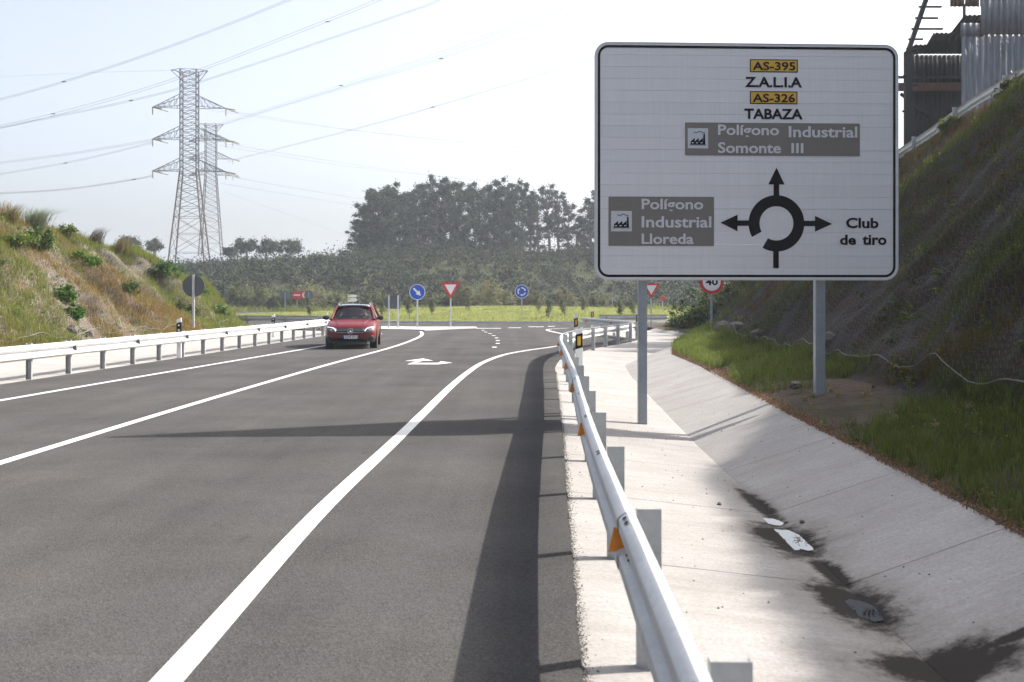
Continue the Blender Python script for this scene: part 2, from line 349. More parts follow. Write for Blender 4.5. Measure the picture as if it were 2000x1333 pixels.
def bankL(x, y):
    x = np.asarray(x, float); y = np.asarray(y, float)
    zt = np.interp(y, [-30, 50, 58, 61], [.28, .28, .1, 0])
    xs = [XLe(y) - .15, XT(y) + .5, XT(y), XL_R(y), XL_R(y) - 12, XL_R(y) - 60]
    zs = [-.03 + 0 * y, .06 + 0 * y, zt, ZL_R(y), ZL_R(y) * .3 - .2, -.4 + 0 * y]
    z = np.where(x > xs[0], zs[0], zs[-1])
    for i in range(len(xs) - 1):
        t = (xs[i] - x) / np.maximum(xs[i] - xs[i + 1], 1e-4)
        z = np.where((t >= 0) & (t <= 1), zs[i] + (zs[i + 1] - zs[i]) * np.clip(t, 0, 1), z)
    h = sstep(0, 1.4, XT(y) - x) * sstep(0, 2.5, ZL_R(y))
    return z + h * (.7 * fbm(x * .22 + 9, y * .33, 4) + 1.15 * fbm(x * .25, y * .8 + 3 + x * .35, 4) + .28 * fbm(x * 1.6, y * 2.0, 3)) * np.clip(ZL_R(y) / 4, .3, 1)
IC = (0.0, 96.7); IR = 26.0
def island(x, y):
    r = np.hypot(np.asarray(x) - IC[0], np.asarray(y) - IC[1]); return .10 + .72 * (1 - sstep(0, IR, r)) + .10 * fbm(np.asarray(x) * .15, np.asarray(y) * .15, 3) * (1 - sstep(IR * .8, IR, r))
def hill(x, y):
    x = np.asarray(x, float); y = np.asarray(y, float)
    y0 = 138 + 10 * np.sin(x * .03) + .0012 * (x ** 2)
    top = 7.6 + 1.4 * fbm(x * .03, y * .03, 3) + 1.2 * np.sin(x * .045 + 1.0)
    h = top * sstep(0, 58, y - y0) + 1.3 * fbm(x * .09, y * .09, 3) * sstep(0, 20, y - y0)
    near = (1 - sstep(58, 66, y)) * (1 - sstep(40, 60, np.abs(x)))
    side = sstep(60, 200, np.abs(x)) * 5 * (1 - sstep(0, 58, y - y0))
    return h + side - .03 - .75 * near

# ground sheet to the horizon
gx = np.concatenate([-np.geomspace(120, 1400, 26)[::-1], np.linspace(-114, 114, 96), np.geomspace(120, 1400, 26)])
gy = np.concatenate([-np.geomspace(60, 1400, 22)[::-1], np.linspace(-52, 330, 150), np.geomspace(340, 1400, 26)])
GX, GY = np.meshgrid(gx, gy); GZ = hill(GX, GY)
def gridfaces(ny, nx):
    i = np.arange(ny - 1)[:, None] * nx + np.arange(nx - 1)[None, :]; i = i.ravel(); return np.stack([i, i + 1, i + nx + 1, i + nx], 1)
tag(mesh_np('ground', np.stack([GX.ravel(), GY.ravel(), GZ.ravel()], 1), gridfaces(*GX.shape), M['earth'], smooth=True), 'rough green land rising to a scrubby hill behind the roundabout', kind='structure')

# road sheet: approach, stub beside the verge and the ring
def jag(pts, step=.035, amp=.009):
    out = []
    for a, b in zip(pts[:-1], pts[1:]):
        n = max(1, int(math.dist(a, b) / step))
        for k in range(n):
            t = k / n; out.append((a[0] + (b[0] - a[0]) * t + random.uniform(-amp, amp), a[1] + (b[1] - a[1]) * t))
    return out + [pts[-1]]
ry = np.concatenate([[-25, -15, -6], np.arange(-2, 30, .03), np.arange(30, 58, .1), [58, 59, 60]]); rows = []
for y in ry:
    xr_ = float(XA(y)) + .02 + random.uniform(-.009, .009) + .012 * float(fbm(y * 3, 1.0, 3)) if y < 58 else {58: 5.6, 59: 8.0, 60: 12.0}[int(y)]
    xl_ = float(XLe(y)); rows.append([(xl_, y, -.08), (xl_, y, 0), ((xl_ + xr_) / 2, y, 0), (xr_, y, 0), (xr_ + .004, y, -.08)])
rm = MB().grid(rows); rm.add([(-70, 60, 0), (70, 60, 0), (70, 135, 0), (-70, 135, 0)], [(0, 1, 2, 3)]); me = rm.mesh('road', M['asphalt'])
tag(link(bpy.data.objects.new('road', me)), 'worn dark grey asphalt road widening into a roundabout', kind='structure')

# banks
def patch(name, fn, X0, X1, ys, nx, m, label, xp=1.0, kind='structure'):
    V = []
    for y in ys:
        a, b = float(X0(y)), float(X1(y)); t = np.linspace(0, 1, nx) ** xp; xx = a + (b - a) * t
        V.append(np.stack([xx, np.full(nx, y), fn(xx, np.full(nx, y))], 1))
    return tag(mesh_np(name, np.concatenate(V), gridfaces(len(ys), nx), m, smooth=True), label, kind=kind)
ysR = np.concatenate([np.arange(-14, 64, .22)]); ysL = np.arange(-5, 62, .2)
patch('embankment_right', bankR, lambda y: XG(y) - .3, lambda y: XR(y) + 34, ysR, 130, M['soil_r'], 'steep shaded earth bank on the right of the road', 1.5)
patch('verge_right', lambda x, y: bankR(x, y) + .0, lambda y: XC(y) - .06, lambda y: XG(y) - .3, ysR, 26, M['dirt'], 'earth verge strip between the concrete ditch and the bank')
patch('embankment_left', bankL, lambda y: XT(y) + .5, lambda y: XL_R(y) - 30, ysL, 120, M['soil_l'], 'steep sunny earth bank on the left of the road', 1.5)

# central island
rr = np.linspace(0, IR, 50); aa = np.linspace(0, 2 * pi, 129)[:-1]
V = [(IC[0], IC[1], float(island(IC[0], IC[1])))]; F = []
mb = MB(); rows = []
for a in np.linspace(0, 2 * pi, 129): rows.append([(IC[0] + r * cos(a), IC[1] + r * sin(a), float(island(IC[0] + r * cos(a), IC[1] + r * sin(a)))) for r in rr])
mb.grid(rows); tag(mb.build('roundabout_island', M['turf'], smooth=True), 'low grassy mound in the middle of the roundabout', kind='structure')
kr = empty('kerb', kind='structure', label='pale kerb ring of stones round the grass mound')
M['kerb'] = mat('kerb_stone', (.42, .41, .39), .8, var=.15, scale=3)
kb = MB(); kb.grid([[(IR + .0, 0, .06), (IR + .0, 0, .14), (IR + .16, 0, .14), (IR + .19, 0, -.02)], [((IR + .0) * cos(.0375), (IR + .0) * sin(.0375), .06), ((IR) * cos(.0375), (IR) * sin(.0375), .14), ((IR + .16) * cos(.0375), (IR + .16) * sin(.0375), .14), ((IR + .19) * cos(.0375), (IR + .19) * sin(.0375), -.02)]])
kme = kb.mesh('kerb_stone', M['kerb'])
for i in range(84):                         # stones of the near half of the ring
    o = link(bpy.data.objects.new('kerb_stone', kme), kr); o.location = (IC[0], IC[1], 0); o.rotation_euler = (0, 0, pi + i * .0381 + .01)

# concrete slabs: ditch on the right, apron on the left
def slab(name, fn, xa, xb, y0, y1, nx, parent, m, dx=0):
    ys = np.linspace(y0 + .006, y1 - .006, 9); rows = []
    for y in ys:
        a, b = float(xa(y)), float(xb(y)); xs = np.linspace(a, b, nx)
        rows.append([(x, y, float(fn(x, y)) + dx) for x in xs])
    mb = MB().grid(rows); n = nx; k = len(mb.v)
    bot = [(x, y, z - .12) for (x, y, z) in mb.v]; mb.v += bot; R = 9
    for i in range(R - 1): mb.f += [(i * n, (i + 1) * n, (i + 1) * n + k, i * n + k), (i * n + n - 1, i * n + n - 1 + k, (i + 1) * n + n - 1 + k, (i + 1) * n + n - 1)]
    for j in range(n - 1): mb.f += [(j, j + k, j + 1 + k, j + 1), ((R - 1) * n + j, (R - 1) * n + j + 1, (R - 1) * n + j + 1 + k, (R - 1) * n + j + k)]
    return mb.build(name, m, parent, smooth=False)
ditch = empty('drainage_ditch', kind='structure', label='pale concrete drainage ditch with cast slabs beside the guardrail')
cuts = [-8, -4, 0, 3.2, 5.0, 7.45, 9.9, 12.3, 14.9, 18.6, 22.4, 26.2, 30.0, 33.5, 37, 41, 45, 49, 53, 57]
for a, b in zip(cuts[:-1], cuts[1:]):
    slab('slab', bankR, lambda y: XA(y) - .04, lambda y: XB(y) - .0015, a, b, 9, ditch, M['concrete'])
    slab('slab', bankR, lambda y: XB(y) + .0015, XC, a, b, 7, ditch, M['concrete'])
tag(MB().box((-1, -10, -.9), (9, 57, -.42)).build('ditch_bed', M['dirt'], ditch))
apron = empty('concrete_apron', kind='structure', label='pale concrete apron behind the left guardrail')
for a, b in zip(range(0, 56, 4), range(4, 60, 4)):
    slab('slab', bankL, lambda y: XLe(y) - .0, lambda y: XT(y) + .45, a, b, 7, apron, M['concrete_left'])
MB().box((-16, -4, -.9), (-8.2, 57, -.42)).build('apron_bed', M['dirt'], apron)

# puddles
M['water'] = mat('water', (.03, .032, .035), .03, var=0, spec=.6, bump=(6, .05, .01))
def puddle(cx, cy, rx, ry, label, seed):
    rows = []
    for k in range(73):
        a = 2 * pi * k / 72; q = 1 + .38 * float(fbm(cos(a) * 1.3 + seed, sin(a) * 1.3 + seed * 3, 3)); row = []
        lv = float(ZB(cy)) + .014; tm = 1.0
        while tm > .1 and float(bankR(cx + rx * q * tm * cos(a), cy + ry * q * tm * sin(a))) > lv - .001: tm -= .04
        for t in np.linspace(0.02, 1, 8): row.append((cx + rx * q * t * tm * cos(a), cy + ry * q * t * tm * sin(a), lv))
        rows.append(row)
    return tag(MB().grid(rows).build('puddle', M['water'], smooth=True), label, 'puddle')
puddle(2.27, 8.8, .12, .40, 'shallow bright puddle in the gutter with twigs in it', 2)
puddle(2.30, 9.5, .08, .15, 'smallest puddle in the gutter just beyond the bright one', 5)
puddle(2.22, 6.8, .09, .24, 'dull puddle in the gutter nearest the viewer', 3)

# ------------------------------------------------------------ road markings
def smooth_path(pts, n=8):
    out = []
    for i in range(len(pts) - 1):
        p0, p1, p2, p3 = [np.array(pts[min(max(j, 0), len(pts) - 1)], float) for j in (i - 1, i, i + 1, i + 2)]
        for k in range(n):
            t = k / n; out.append(tuple(.5 * ((2 * p1) + (-p0 + p2) * t + (2 * p0 - 5 * p1 + 4 * p2 - p3) * t * t + (-p0 + 3 * p1 - 3 * p2 + p3) * t ** 3)))
    return out + [tuple(pts[-1])]
def stripe(name, pts, w, label, z=.004):
    pts = smooth_path([p[:2] for p in pts], 10); L_, R_ = [], []
    for i, p in enumerate(pts):
        a, b = pts[max(i - 1, 0)], pts[min(i + 1, len(pts) - 1)]; d = Vector((b[0] - a[0], b[1] - a[1])).normalized(); n = Vector((-d.y, d.x)) * w / 2
        L_.append((p[0] + n.x, p[1] + n.y, z)); R_.append((p[0] - n.x, p[1] - n.y, z))
    return tag(MB().grid([R_, L_]).build(name, M['paint']), label, kind='structure')
stripe('edge_line', [(-1.62, -8), (-1.58, 0), G(325, 1333), G(625, 1000), G(765, 868), G(835, 800), G(880, 756), G(915, 727), G(945, 708), G(985, 693.5), G(1030, 685), G(1088, 676.5), G(1118, 669), G(1133, 663.5)], .155, 'thick white edge line curving right beside the guardrail')
stripe('edge_line', [G(1133, 662), G(1118, 657), G(1090, 651), G(1069.5, 646), G(1076, 643.6), G(1110, 641.5)], .16, 'white painted nose of the stub road', .008)
stripe('centre_line', [(-5.75, -8), (-5.6, 4), G(0, 905), G(400, 783), G(640, 713), G(760, 680.5), G(805, 665), G(824, 655), G(822, 648)], .15, 'white centre line between the two carriageways')
stripe('edge_line', [(-9.6, 5), G(0, 783), G(400, 715), G(600, 681.5), G(660, 671), G(720, 659.5), G(745, 652)], .15, 'white edge line of the left lane under the red car')
arrow = [(791, 705.3), (826.5, 700.6), (846, 705.0), (826, 705.0), (812, 709.2), (856, 709.2), (861, 706), (883.5, 709), (857, 712.0), (795, 712.0), (813, 706.0)]
tag(MB().add([G(*p, .004) for p in arrow], [tuple(range(len(arrow)))]).build('lane_arrow', M['paint']), 'white lane arrow pointing ahead and right on the asphalt', kind='structure')
mb = MB()
for (x, y, w) in [(943.5, 645.8, 5), (948.5, 649, 6), (957, 652, 7), (964, 656, 7), (969.6, 660.5, 7), (972, 665.6, 8), (972, 671.2, 8), (965.5, 678.5, 9)]:
    c = G(x, y, .004); s = w / 2 / FPX * c[1]; mb.add([(c[0] - s, c[1] - .28, .004), (c[0] + s, c[1] - .28, .004), (c[0] + s * 1.1, c[1] + .28, .004), (c[0] - s * .9, c[1] + .28, .004)], [(0, 1, 2, 3)])
tag(mb.build('dashed_line', M['paint']), 'short white dashes curving across the mouth of the lane', kind='structure')
mb = MB()
for (x0, x1, y) in [(931, 978, 641.8), (993, 1018, 640.7), (1032, 1062, 638.8), (1070, 1084, 638.0)]:
    a, b = G(x0, y, .004), G(x1, y, .004); mb.add([(a[0], a[1] - .35, .004), (b[0], b[1] - .35, .004), (b[0], b[1] + .35, .004), (a[0], a[1] + .35, .004)], [(0, 1, 2, 3)])
tag(mb.build('give_way_line', M['paint']), 'broken white give way line at the roundabout entry', kind='structure')
# low splitter island
poly = [G(*p)[:2] for p in [(742, 639.5), (830, 640.3), (930, 640.2), (932, 641.6), (880, 643.6), (829, 646.2), (790, 645.2), (742, 644.6)]]
tag(MB().prism(poly, -.02, .05).build('splitter_island', M['kerb']), 'low pale concrete splitter island where the signs stand', kind='structure')

# ------------------------------------------------------------ guardrails
PROF = [(.012, .31), (.042, .308), (.074, .286), (.083, .272), (.083, .218), (.074, .204), (.014, .180), (.004, .172), (.004, .138), (.014, .130), (.074, .106), (.083, .092), (.083, .038), (.074, .024), (.042, .002), (.012, 0)]
def resample(pts, step):
    P_ = [np.array(p, float) for p in pts]; d = [0]
    for a, b in zip(P_[:-1], P_[1:]): d.append(d[-1] + np.linalg.norm(b - a))
    A = np.array(P_); s = np.arange(0, d[-1] + 1e-6, step); return np.stack([np.interp(s, d, A[:, i]) for i in range(A.shape[1])], 1), s
def sweep_beam(pts, nrm, side):
    mb = MB(); rows = []
    prof = PROF + [(n - .004, z) for n, z in reversed(PROF)]
    for p, n in zip(pts, nrm): rows.append([(p[0] + n[0] * side * a, p[1] + n[1] * side * a, p[2] + z) for a, z in prof] + [(p[0] + n[0] * side * prof[0][0], p[1] + n[1] * side * prof[0][0], p[2] + prof[0][1])])
    mb.grid(rows); return mb
cpost = MB()                                 # C-section post, local +x away from the road
for a, b in [((0, -.0275, 0), (.12, -.0235, .78)), ((0, -.0235, 0), (.004, .0275, .78)), ((.116, -.0235, 0), (.12, .0275, .78))]: cpost.box(a, b)
POST = cpost.mesh('post', M['galv_post'])
rf = MB(); rf.prism([(-.055, -.06), (.055, -.06), (.028, .06), (-.028, .06)], 0, .008, lambda x, y, z: (x, z, y)); REFL = rf.mesh('reflector', M['amber'])
rf.v = [(x, y - .001 if False else y, z) for x, y, z in rf.v]; REFLB = rf.mesh('reflector', M['sign_back'])
bolt = MB()
for x in (-.035, .035): bolt.lathe([(0, .006), (.010, .006), (.012, 0)], 8, 'y', (x, 0, 0))
def oval(mb, c, n, t, w, h):
    c = Vector(c); mb.add([c + t * (w * cos(a)) + Vector((0, 0, 1)) * (h * sin(a)) for a in [2 * pi * k / 10 for k in range(10)]], [tuple(range(10))])
def guardrail(label, path, side, s0, dz, post_step=2.2, group='galvanised guardrails along the road', back=False, refl_every=2, zf=None, refl=True, caph=.0):
    root = empty('guardrail', (0, 0, 0), label=label, cat='guardrail', group=group)
    pts, s = resample(smooth_path(path, 12), .18); nr = []
    for i in range(len(pts)):
        a, b = pts[max(i - 1, 0)], pts[min(i + 1, len(pts) - 1)]; d = b[:2] - a[:2]; d /= np.linalg.norm(d); nr.append((-d[1], d[0]))
    nr = np.array(nr); zz = pts[:, 2]
    B = np.stack([pts[:, 0], pts[:, 1], zz + .42 + dz], 1)
    total = s[-1]; ps = np.arange(s0, total, post_step); cutpts = [0] + list(ps[1::2] + .0) + [total]
    if refl_every == 2: cutpts = [0] + [q + .25 for q in ps[::2]] + [total]
    odd_ = False
    for a, b in zip(cutpts[:-1], cutpts[1:]):
        odd_ = not odd_; idx = [i for i in range(len(s)) if a - (.19 if not odd_ else .36) <= s[i] <= b + (.001 if not odd_ else .18)]
        if len(idx) < 2: continue
        sweep_beam(B[idx] + (np.c_[nr[idx], np.zeros(len(idx))] * side * .0055 if odd_ else 0), nr[idx], side).build('beam', M['galv'], root, smooth=True)
    ho = MB(); lo = MB()
    for k, q in enumerate(ps):
        x, y, z = [np.interp(q, s, pts[:, i]) for i in range(3)]; n = Vector((np.interp(q, s, nr[:, 0]), np.interp(q, s, nr[:, 1]), 0)).normalized() * side; t = Vector((-n.y, n.x, 0))
        rot = atan2(-n.y, -n.x)
        o = link(bpy.data.objects.new('post', POST), root); o.location = (x - n.x * .012, y - n.y * .012, z + dz * .0 - .02); o.rotation_euler = (0, 0, rot)
        if k % refl_every == 0 and refl:
            o = link(bpy.data.objects.new('reflector', REFL if side > 0 else REFLB), root)
            c = Vector((x, y, z)) + n * .070 - Vector((0, 0, -(.42 + dz + .155)))
            o.location = c; o.rotation_euler = (0, 0, 0)            # faces oncoming traffic down the road
        # slots and bolts at the laps
        for (nn, zz_, un, uz) in ((.0625, .2995, .82, -.57), (.0465, .1255, .92, -.39)):
            up = (n * un + Vector((0, 0, uz))).normalized(); nrm_ = Vector((0, 0, 1)) * un * .003 - n * uz * .003
            for e in (-.05, .05):
                c = Vector((x, y, z + .42 + dz + zz_)) + n * nn + nrm_ + t * (e + .25)
                if k % 2 == 0 or zz_ > .2: ho.add([c + t * (.028 * cos(a_)) + up * (.013 * sin(a_)) for a_ in [2 * pi * q_ / 10 for q_ in range(10)]], [tuple(range(10))])
            for e in (-.55, -.35, -.15, .75, .95, 1.15):
                if zz_ > .2: continue
                c = Vector((x, y, z + .42 + dz + zz_)) + n * nn + nrm_ + t * e; lo.add([c - t * .025 - up * .012, c + t * .025 - up * .002, c + t * .025 + up * .006, c - t * .025 - up * .004], [(0, 1, 2, 3)])
    if ho.v: tag(ho.build('bolt_holes', M['black'], root), kind='stuff')
    if lo.v: tag(lo.build('bolt_slots', M['white_plastic'], root), kind='stuff')
    return root
rp = [(.47, -2.0), (.50, .5), (.55, 2.9), (.64, 7.1), (.70, 9.2), (.77, 11.3), (.855, 13.5), (.94, 15.75), (1.03, 19), (1.15, 23.5), (1.28, 27.6), (1.42, 29.8), (1.68, 31.8), (2.02, 33.5), (2.44, 35.2), (3.05, 37.4), (3.70, 39.6), (4.25, 41.2), (4.80, 43.0), (5.10, 44.5), (5.12, 45.3), (4.95, 46.4), (4.6, 48.5), (4.1, 51.2), (3.55, 53.9)]
guardrail('galvanised guardrail with orange reflectors beside the concrete ditch, bending into a stub', [(x, y, -.05) for x, y in rp], 1, 4.94 - 2.2 + .15, .03)
lp = [(-11.0, 10.0), (-10.62, 15), (-10.2, 21.6), (-9.8, 27), (-9.4, 32.8), (-8.9, 40), (-8.45, 47.7), (-8.3, 52.2), (-8.35, 53)]
guardrail('long bright guardrail along the left lane below the sunny bank', [(x - .12, y, -.0) for x, y in lp], -1, .85, .0, 1.73)
guardrail('dark guardrail across the exit left of the red car, below the grass mound', [(-17, 58.6, 0), (-14, 58.2, 0), (-11.5, 57.6, 0), (-9.6, 56.6, 0)], 1, .5, 0, 2.2)
guardrail('short far guardrail behind the stub road, at the roundabout edge', [(4.9, 60.2, 0), (6.2, 60.6, 0), (7.6, 60.9, 0), (9.0, 61.2, 0)], 1, .4, 0, 2.0)
ur = [(13.35, 22, 7.75), (13.3, 27.9, 7.08), (13.3, 31.2, 6.82), (13.3, 34.4, 6.42), (13.3, 37.5, 6.1), (13.1, 41, 5.5)]
guardrail('galvanised guardrail sloping along the top of the shaded bank', [(x, y, z - .05) for x, y, z in ur], -1, .3, .0, 3.3, refl=False)

# ------------------------------------------------------------ text
def text_mesh(body, w, h, depth=.002, bold=.012, spacing=1.0):
    cu = bpy.data.curves.new('t', 'FONT'); cu.body = body; cu.size = 1; cu.offset = bold; cu.extrude = .01; cu.resolution_u = 3
    cu.space_character = spacing
    o = bpy.data.objects.new('t', cu); COL.objects.link(o); dg = bpy.context.evaluated_depsgraph_get(); dg.update()
    me = bpy.data.meshes.new_from_object(o.evaluated_get(dg)); bpy.data.objects.remove(o)
    n = len(me.vertices); a = np.empty(n * 3, np.float32); me.vertices.foreach_get('co', a); a = a.reshape(-1, 3)
    mn, mx = a.min(0), a.max(0); a[:, 0] = (a[:, 0] - mn[0]) / (mx[0] - mn[0]) * w; a[:, 1] = (a[:, 1] - mn[1]) / (mx[1] - mn[1]) * h
    a[:, 2] = (a[:, 2] - mn[2]) / (mx[2] - mn[2]) * depth
    v = np.stack([a[:, 0], -a[:, 2], a[:, 1]], 1); me.vertices.foreach_set('co', v.ravel()); me.update(); me.materials.clear(); return me
def put_text(name, body, w, h, loc, m, parent, **k):
    me = text_mesh(body, w, h, **k); me.name = name; me.materials.append(m)
    for p in me.polygons: p.material_index = 0
    o = link(bpy.data.objects.new(name, me), parent); o.location = loc; return o

# ------------------------------------------------------------ large direction sign
W_, H_ = 4.63, 3.57
SX, SY, SZ = 1.257, 16.2, 2.01
m = mat('sign_sheeting', var=0); N, L, b = nodes_of(m)
oi = N.new('ShaderNodeObjectInfo'); v = stretched(N, L, .35, 1, 9)
c = mixc(N, L, ramp_(N, L, noise_(N, L, v, 2.2, 6, .7), .56, .74, 0, .5), (.66, .66, .68), (.80, .80, .82))
c = mixc(N, L, 1.0, c, ramp_(N, L, oi.outputs['Random'], 0, 1, .975, 1.015), 'MULTIPLY')
c = mixc(N, L, 1.0, c, ramp_(N, L, noise_(N, L, stretched(N, L, 8, 1, .25), 3, 5), .3, .7, .955, 1.03), 'MULTIPLY')
L.new(c, b.inputs['Base Color']); b.inputs['Roughness'].default_value = .38; b.inputs['Specular IOR Level'].default_value = .5
M['sign_white'] = m
sign = empty('direction_sign', (SX, SY, 0), atan2(.2, 4.62), 'large white roundabout direction sign on two grey posts', 'road sign')
def U(px): return (px - 1164) / 588.5 * W_
def Vv(py, px=1460): return SZ + (546 + (px - 1164) * .002 - py) / 462 * H_
def inset(v, r=.20):
    d = min(v - SZ, SZ + H_ - v)
    return 0 if d >= r else r - sqrt(max(r * r - (r - d) ** 2, 0))
NS = 20
for i in range(NS):
    v0 = SZ + H_ * i / NS; v1 = SZ + H_ * (i + 1) / NS - .0025; vv = np.linspace(v0, v1, 7)
    poly = [(inset(q), q) for q in vv] + [(W_ - inset(q), q) for q in vv[::-1]]
    yj = random.uniform(-.0015, .0015)
    MB().prism(poly, 0 + yj, .03, lambda x, y, z: (x, z, y)).build('slat', M['sign_white'], sign)
def ring_round(name, i0, i1, y0, y1, m, r=.20):
    def rr_(ins):
        rad = r - ins; out = []
        for cx, cy, a0 in ((W_ - r, SZ + H_ - r, 0), (r, SZ + H_ - r, 90), (r, SZ + r, 180), (W_ - r, SZ + r, 270)):
            for k in range(9): a = RD(a0 + k * 90 / 8); out.append((cx + rad * cos(a), cy + rad * sin(a)))
        return out
    A, B = rr_(i0), rr_(i1); n = len(A); mb = MB()
    mb.v = [(x, y0, z) for x, z in A] + [(x, y0, z) for x, z in B] + [(x, y1, z) for x, z in A] + [(x, y1, z) for x, z in B]
    for k in range(n):
        j = (k + 1) % n; mb.f += [(k, j, n + j, n + k), (2 * n + k, 3 * n + k, 3 * n + j, 2 * n + j), (k, 2 * n + k, 2 * n + j, j), (n + k, n + j, 3 * n + j, 3 * n + k)]
    return mb.build(name, m, sign)
ring_round('border', .035, .072, -.005, -.001, M['black'])
ring_round('rim', -.012, .002, -.006, .035, M['galv'])
def plate(name, x0, x1, y0, y1, m, d=-.006):
    return MB().prism([(U(x0), Vv(y1)), (U(x1), Vv(y1)), (U(x1), Vv(y0)), (U(x0), Vv(y0))], d, -.002, lambda x, y, z: (x, z, y)).build(name, m, sign)
def word(body, x0, x1, y0, y1, m, d=-.010, bold=.02, **k):
    put_text('lettering', body, U(x1) - U(x0), (y1 - y0) / 462 * H_, (U(x0), d, Vv(y1)), m, sign, bold=bold, **k)
for (a, b_, c_, d_) in ((1462.9, 1556.3, 114.4, 139.9), (1462.9, 1555.6, 177, 202.2)):
    plate('route_plate', a, b_, c_, d_, M['black'], -.004); plate('route_panel', a + 2, b_ - 2, c_ + 2, d_ - 2, M['yellow'], -.007)
word('AS-395', 1468, 1551.4, 119.3, 136.2, M['black']); word('AS-326', 1468, 1550.7, 181.9, 198.8, M['black'])
word('Z.A.L.I.A', 1453.1, 1564.5, 148.9, 169.5, M['black'], -.004, .03); word('TABAZA', 1452, 1565.7, 211.2, 231.8, M['black'], -.004, .03)
plate('destination_panel', 1336.8, 1677.8, 239.3, 303.5, M['brown']); plate('destination_panel', 1189, 1393, 384.9, 480.9, M['brown'])
LW = M['letter_white']
word('Polígono', 1400.6, 1519.5, 243, 270, LW); word('Industrial', 1538.3, 1672.6, 245.2, 267.3, LW); word('Somonte', 1400.6, 1523.3, 277.6, 299, LW); word('III', 1543.5, 1567, 278.7, 298.2, LW)
word('Polígono', 1252.8, 1372, 389, 416, LW); word('Industrial', 1252.8, 1387.8, 423, 445.3, LW); word('Lloreda', 1252.8, 1353.3, 456.9, 477.5, LW)
word('Club', 1650.8, 1714.6, 424.6, 445.5, M['black'], -.004, .03); word('de', 1638.8, 1670.3, 458.2, 478.5, M['black'], -.004, .03); word('tiro', 1682.7, 1730.4, 458.2, 478.5, M['black'], -.004, .03)
def factory(x0, x1, y0, y1):
    plate('pictogram_panel', x0, x1, y0, y1, M['pict_white'], -.009); w = (x1 - x0); h = (y1 - y0); mb = MB()
    q = lambda a, b_: (U(x0 + a * w), Vv(y0 + b_ * h))
    T = lambda x, y, z: (x, z, y)
    for k in range(3): a = .14 + k * .2; mb.prism([q(a, .80), q(a + .2, .80), q(a + .2, .68), q(a + .2, .48), q(a + .001, .66)], -.013, -.009, T)
    mb.prism([q(.745, .80), q(.86, .80), q(.84, .28), q(.77, .28)], -.013, -.009, T)
    mb.prism([q(.10, .84), q(.90, .84), q(.90, .815), q(.10, .815)], -.013, -.009, T)
    pts = [(.30, .16), (.36, .20), (.44, .21), (.52, .16), (.60, .13), (.68, .17), (.76, .22), (.84, .20)]
    for p0, p1 in zip(pts[:-1], pts[1:]): mb.prism([q(*p0), q(*p1), q(p1[0], p1[1] + .03), q(p0[0], p0[1] + .03)], -.013, -.009, T)
    pg = mb.build('pictogram', M['black'], sign)
    for k in range(3): a = .19 + k * .22; MB().prism([q(a, .75), q(a + .09, .75), q(a + .09, .70), q(a, .70)], -.0155, -.0135, T).build('pictogram_window', M['pict_white'], pg)
factory(1342, 1381.5, 250.6, 290); factory(1193.9, 1234, 413, 452.8)
# roundabout diagram
def s5(zx, zy): return (U(1150 + zx / 2.6656), Vv(60 + zy / 2.6656))
mb = MB(); T = lambda x, y, z: (x, z, y); cx, cy = s5(972, 1003); ro = 145 / 2.6656 / 588.5 * W_; ri = 88 / 2.6656 / 588.5 * W_
A = [RD(a) for a in np.linspace(-120, 209, 60)]
poly = [(cx + ro * cos(a), cy + ro * sin(a)) for a in A] + [(cx + ri * cos(a), cy + ri * sin(a)) for a in A[::-1]]
for k in range(59):
    a, b_ = A[k], A[k + 1]; mb.prism([(cx + ro * cos(a), cy + ro * sin(a)), (cx + ro * cos(b_), cy + ro * sin(b_)), (cx + ri * cos(b_), cy + ri * sin(b_)), (cx + ri * cos(a), cy + ri * sin(a))], -.005, -.001, T)
for q in ([(957, 872), (986, 872), (986, 799), (1014, 799), (972, 711), (930, 799), (957, 799)], [(832, 988), (832, 1016), (770, 1016), (770, 1045), (681, 1000), (770, 958), (770, 988)],
          [(1111, 989), (1173, 989), (1173, 963), (1262, 1005), (1173, 1046), (1173, 1017), (1111, 1017)], [(955, 1142), (984, 1142), (984, 1238), (955, 1238)]):
    mb.prism([s5(*p) for p in q], -.0058, -.0008, T)
mb.build('roundabout_diagram', M['black'], sign)
for px, g, w in ((1257, -.2, .13), (1604, .1, .15)):
    u = U(px); mb = MB().box((u - w / 2, .06, g), (u + w / 2, .20, SZ + H_ - .1)); mb.build('post', M['galv_pole'], sign, bevel=.012)
for i in range(5):
    z = SZ + .3 + i * .72; MB().box((.15, .03, z), (W_ - .15, .058, z + .06)).build('rail', M['galv_post'], sign)

# ------------------------------------------------------------ small signs (local: face towards -y)
def pole(root, z1, w=.08, z0=-.15, y=.03): MB().box((-w / 2, y, z0), (w / 2, y + .05, z1)).build('pole', M['galv'] if w < .09 else M['galv_pole'], root, bevel=.006)
def disc(root, name, r, zc, m, y0, y1, n=40): return MB().lathe([(0, y0), (r, y0), (r, y1), (0, y1)], n, 'y', (0, 0, zc)).build(name, m, root)
def face_back(root, r, zc): disc(root, 'back', r, zc, M['sign_back'], .004, .028)
def at(px, py, Y): x, y, z = P(px, py, Y); return x, y, z
def sgn(name, px, Y, zg, label, cat, rz=0): return empty(name, ((px - 1000) / FPX * Y, Y, zg), rz, label, cat)
def zc_(py, Y, zg): return HC + (HZ - py) / FPX * Y - zg
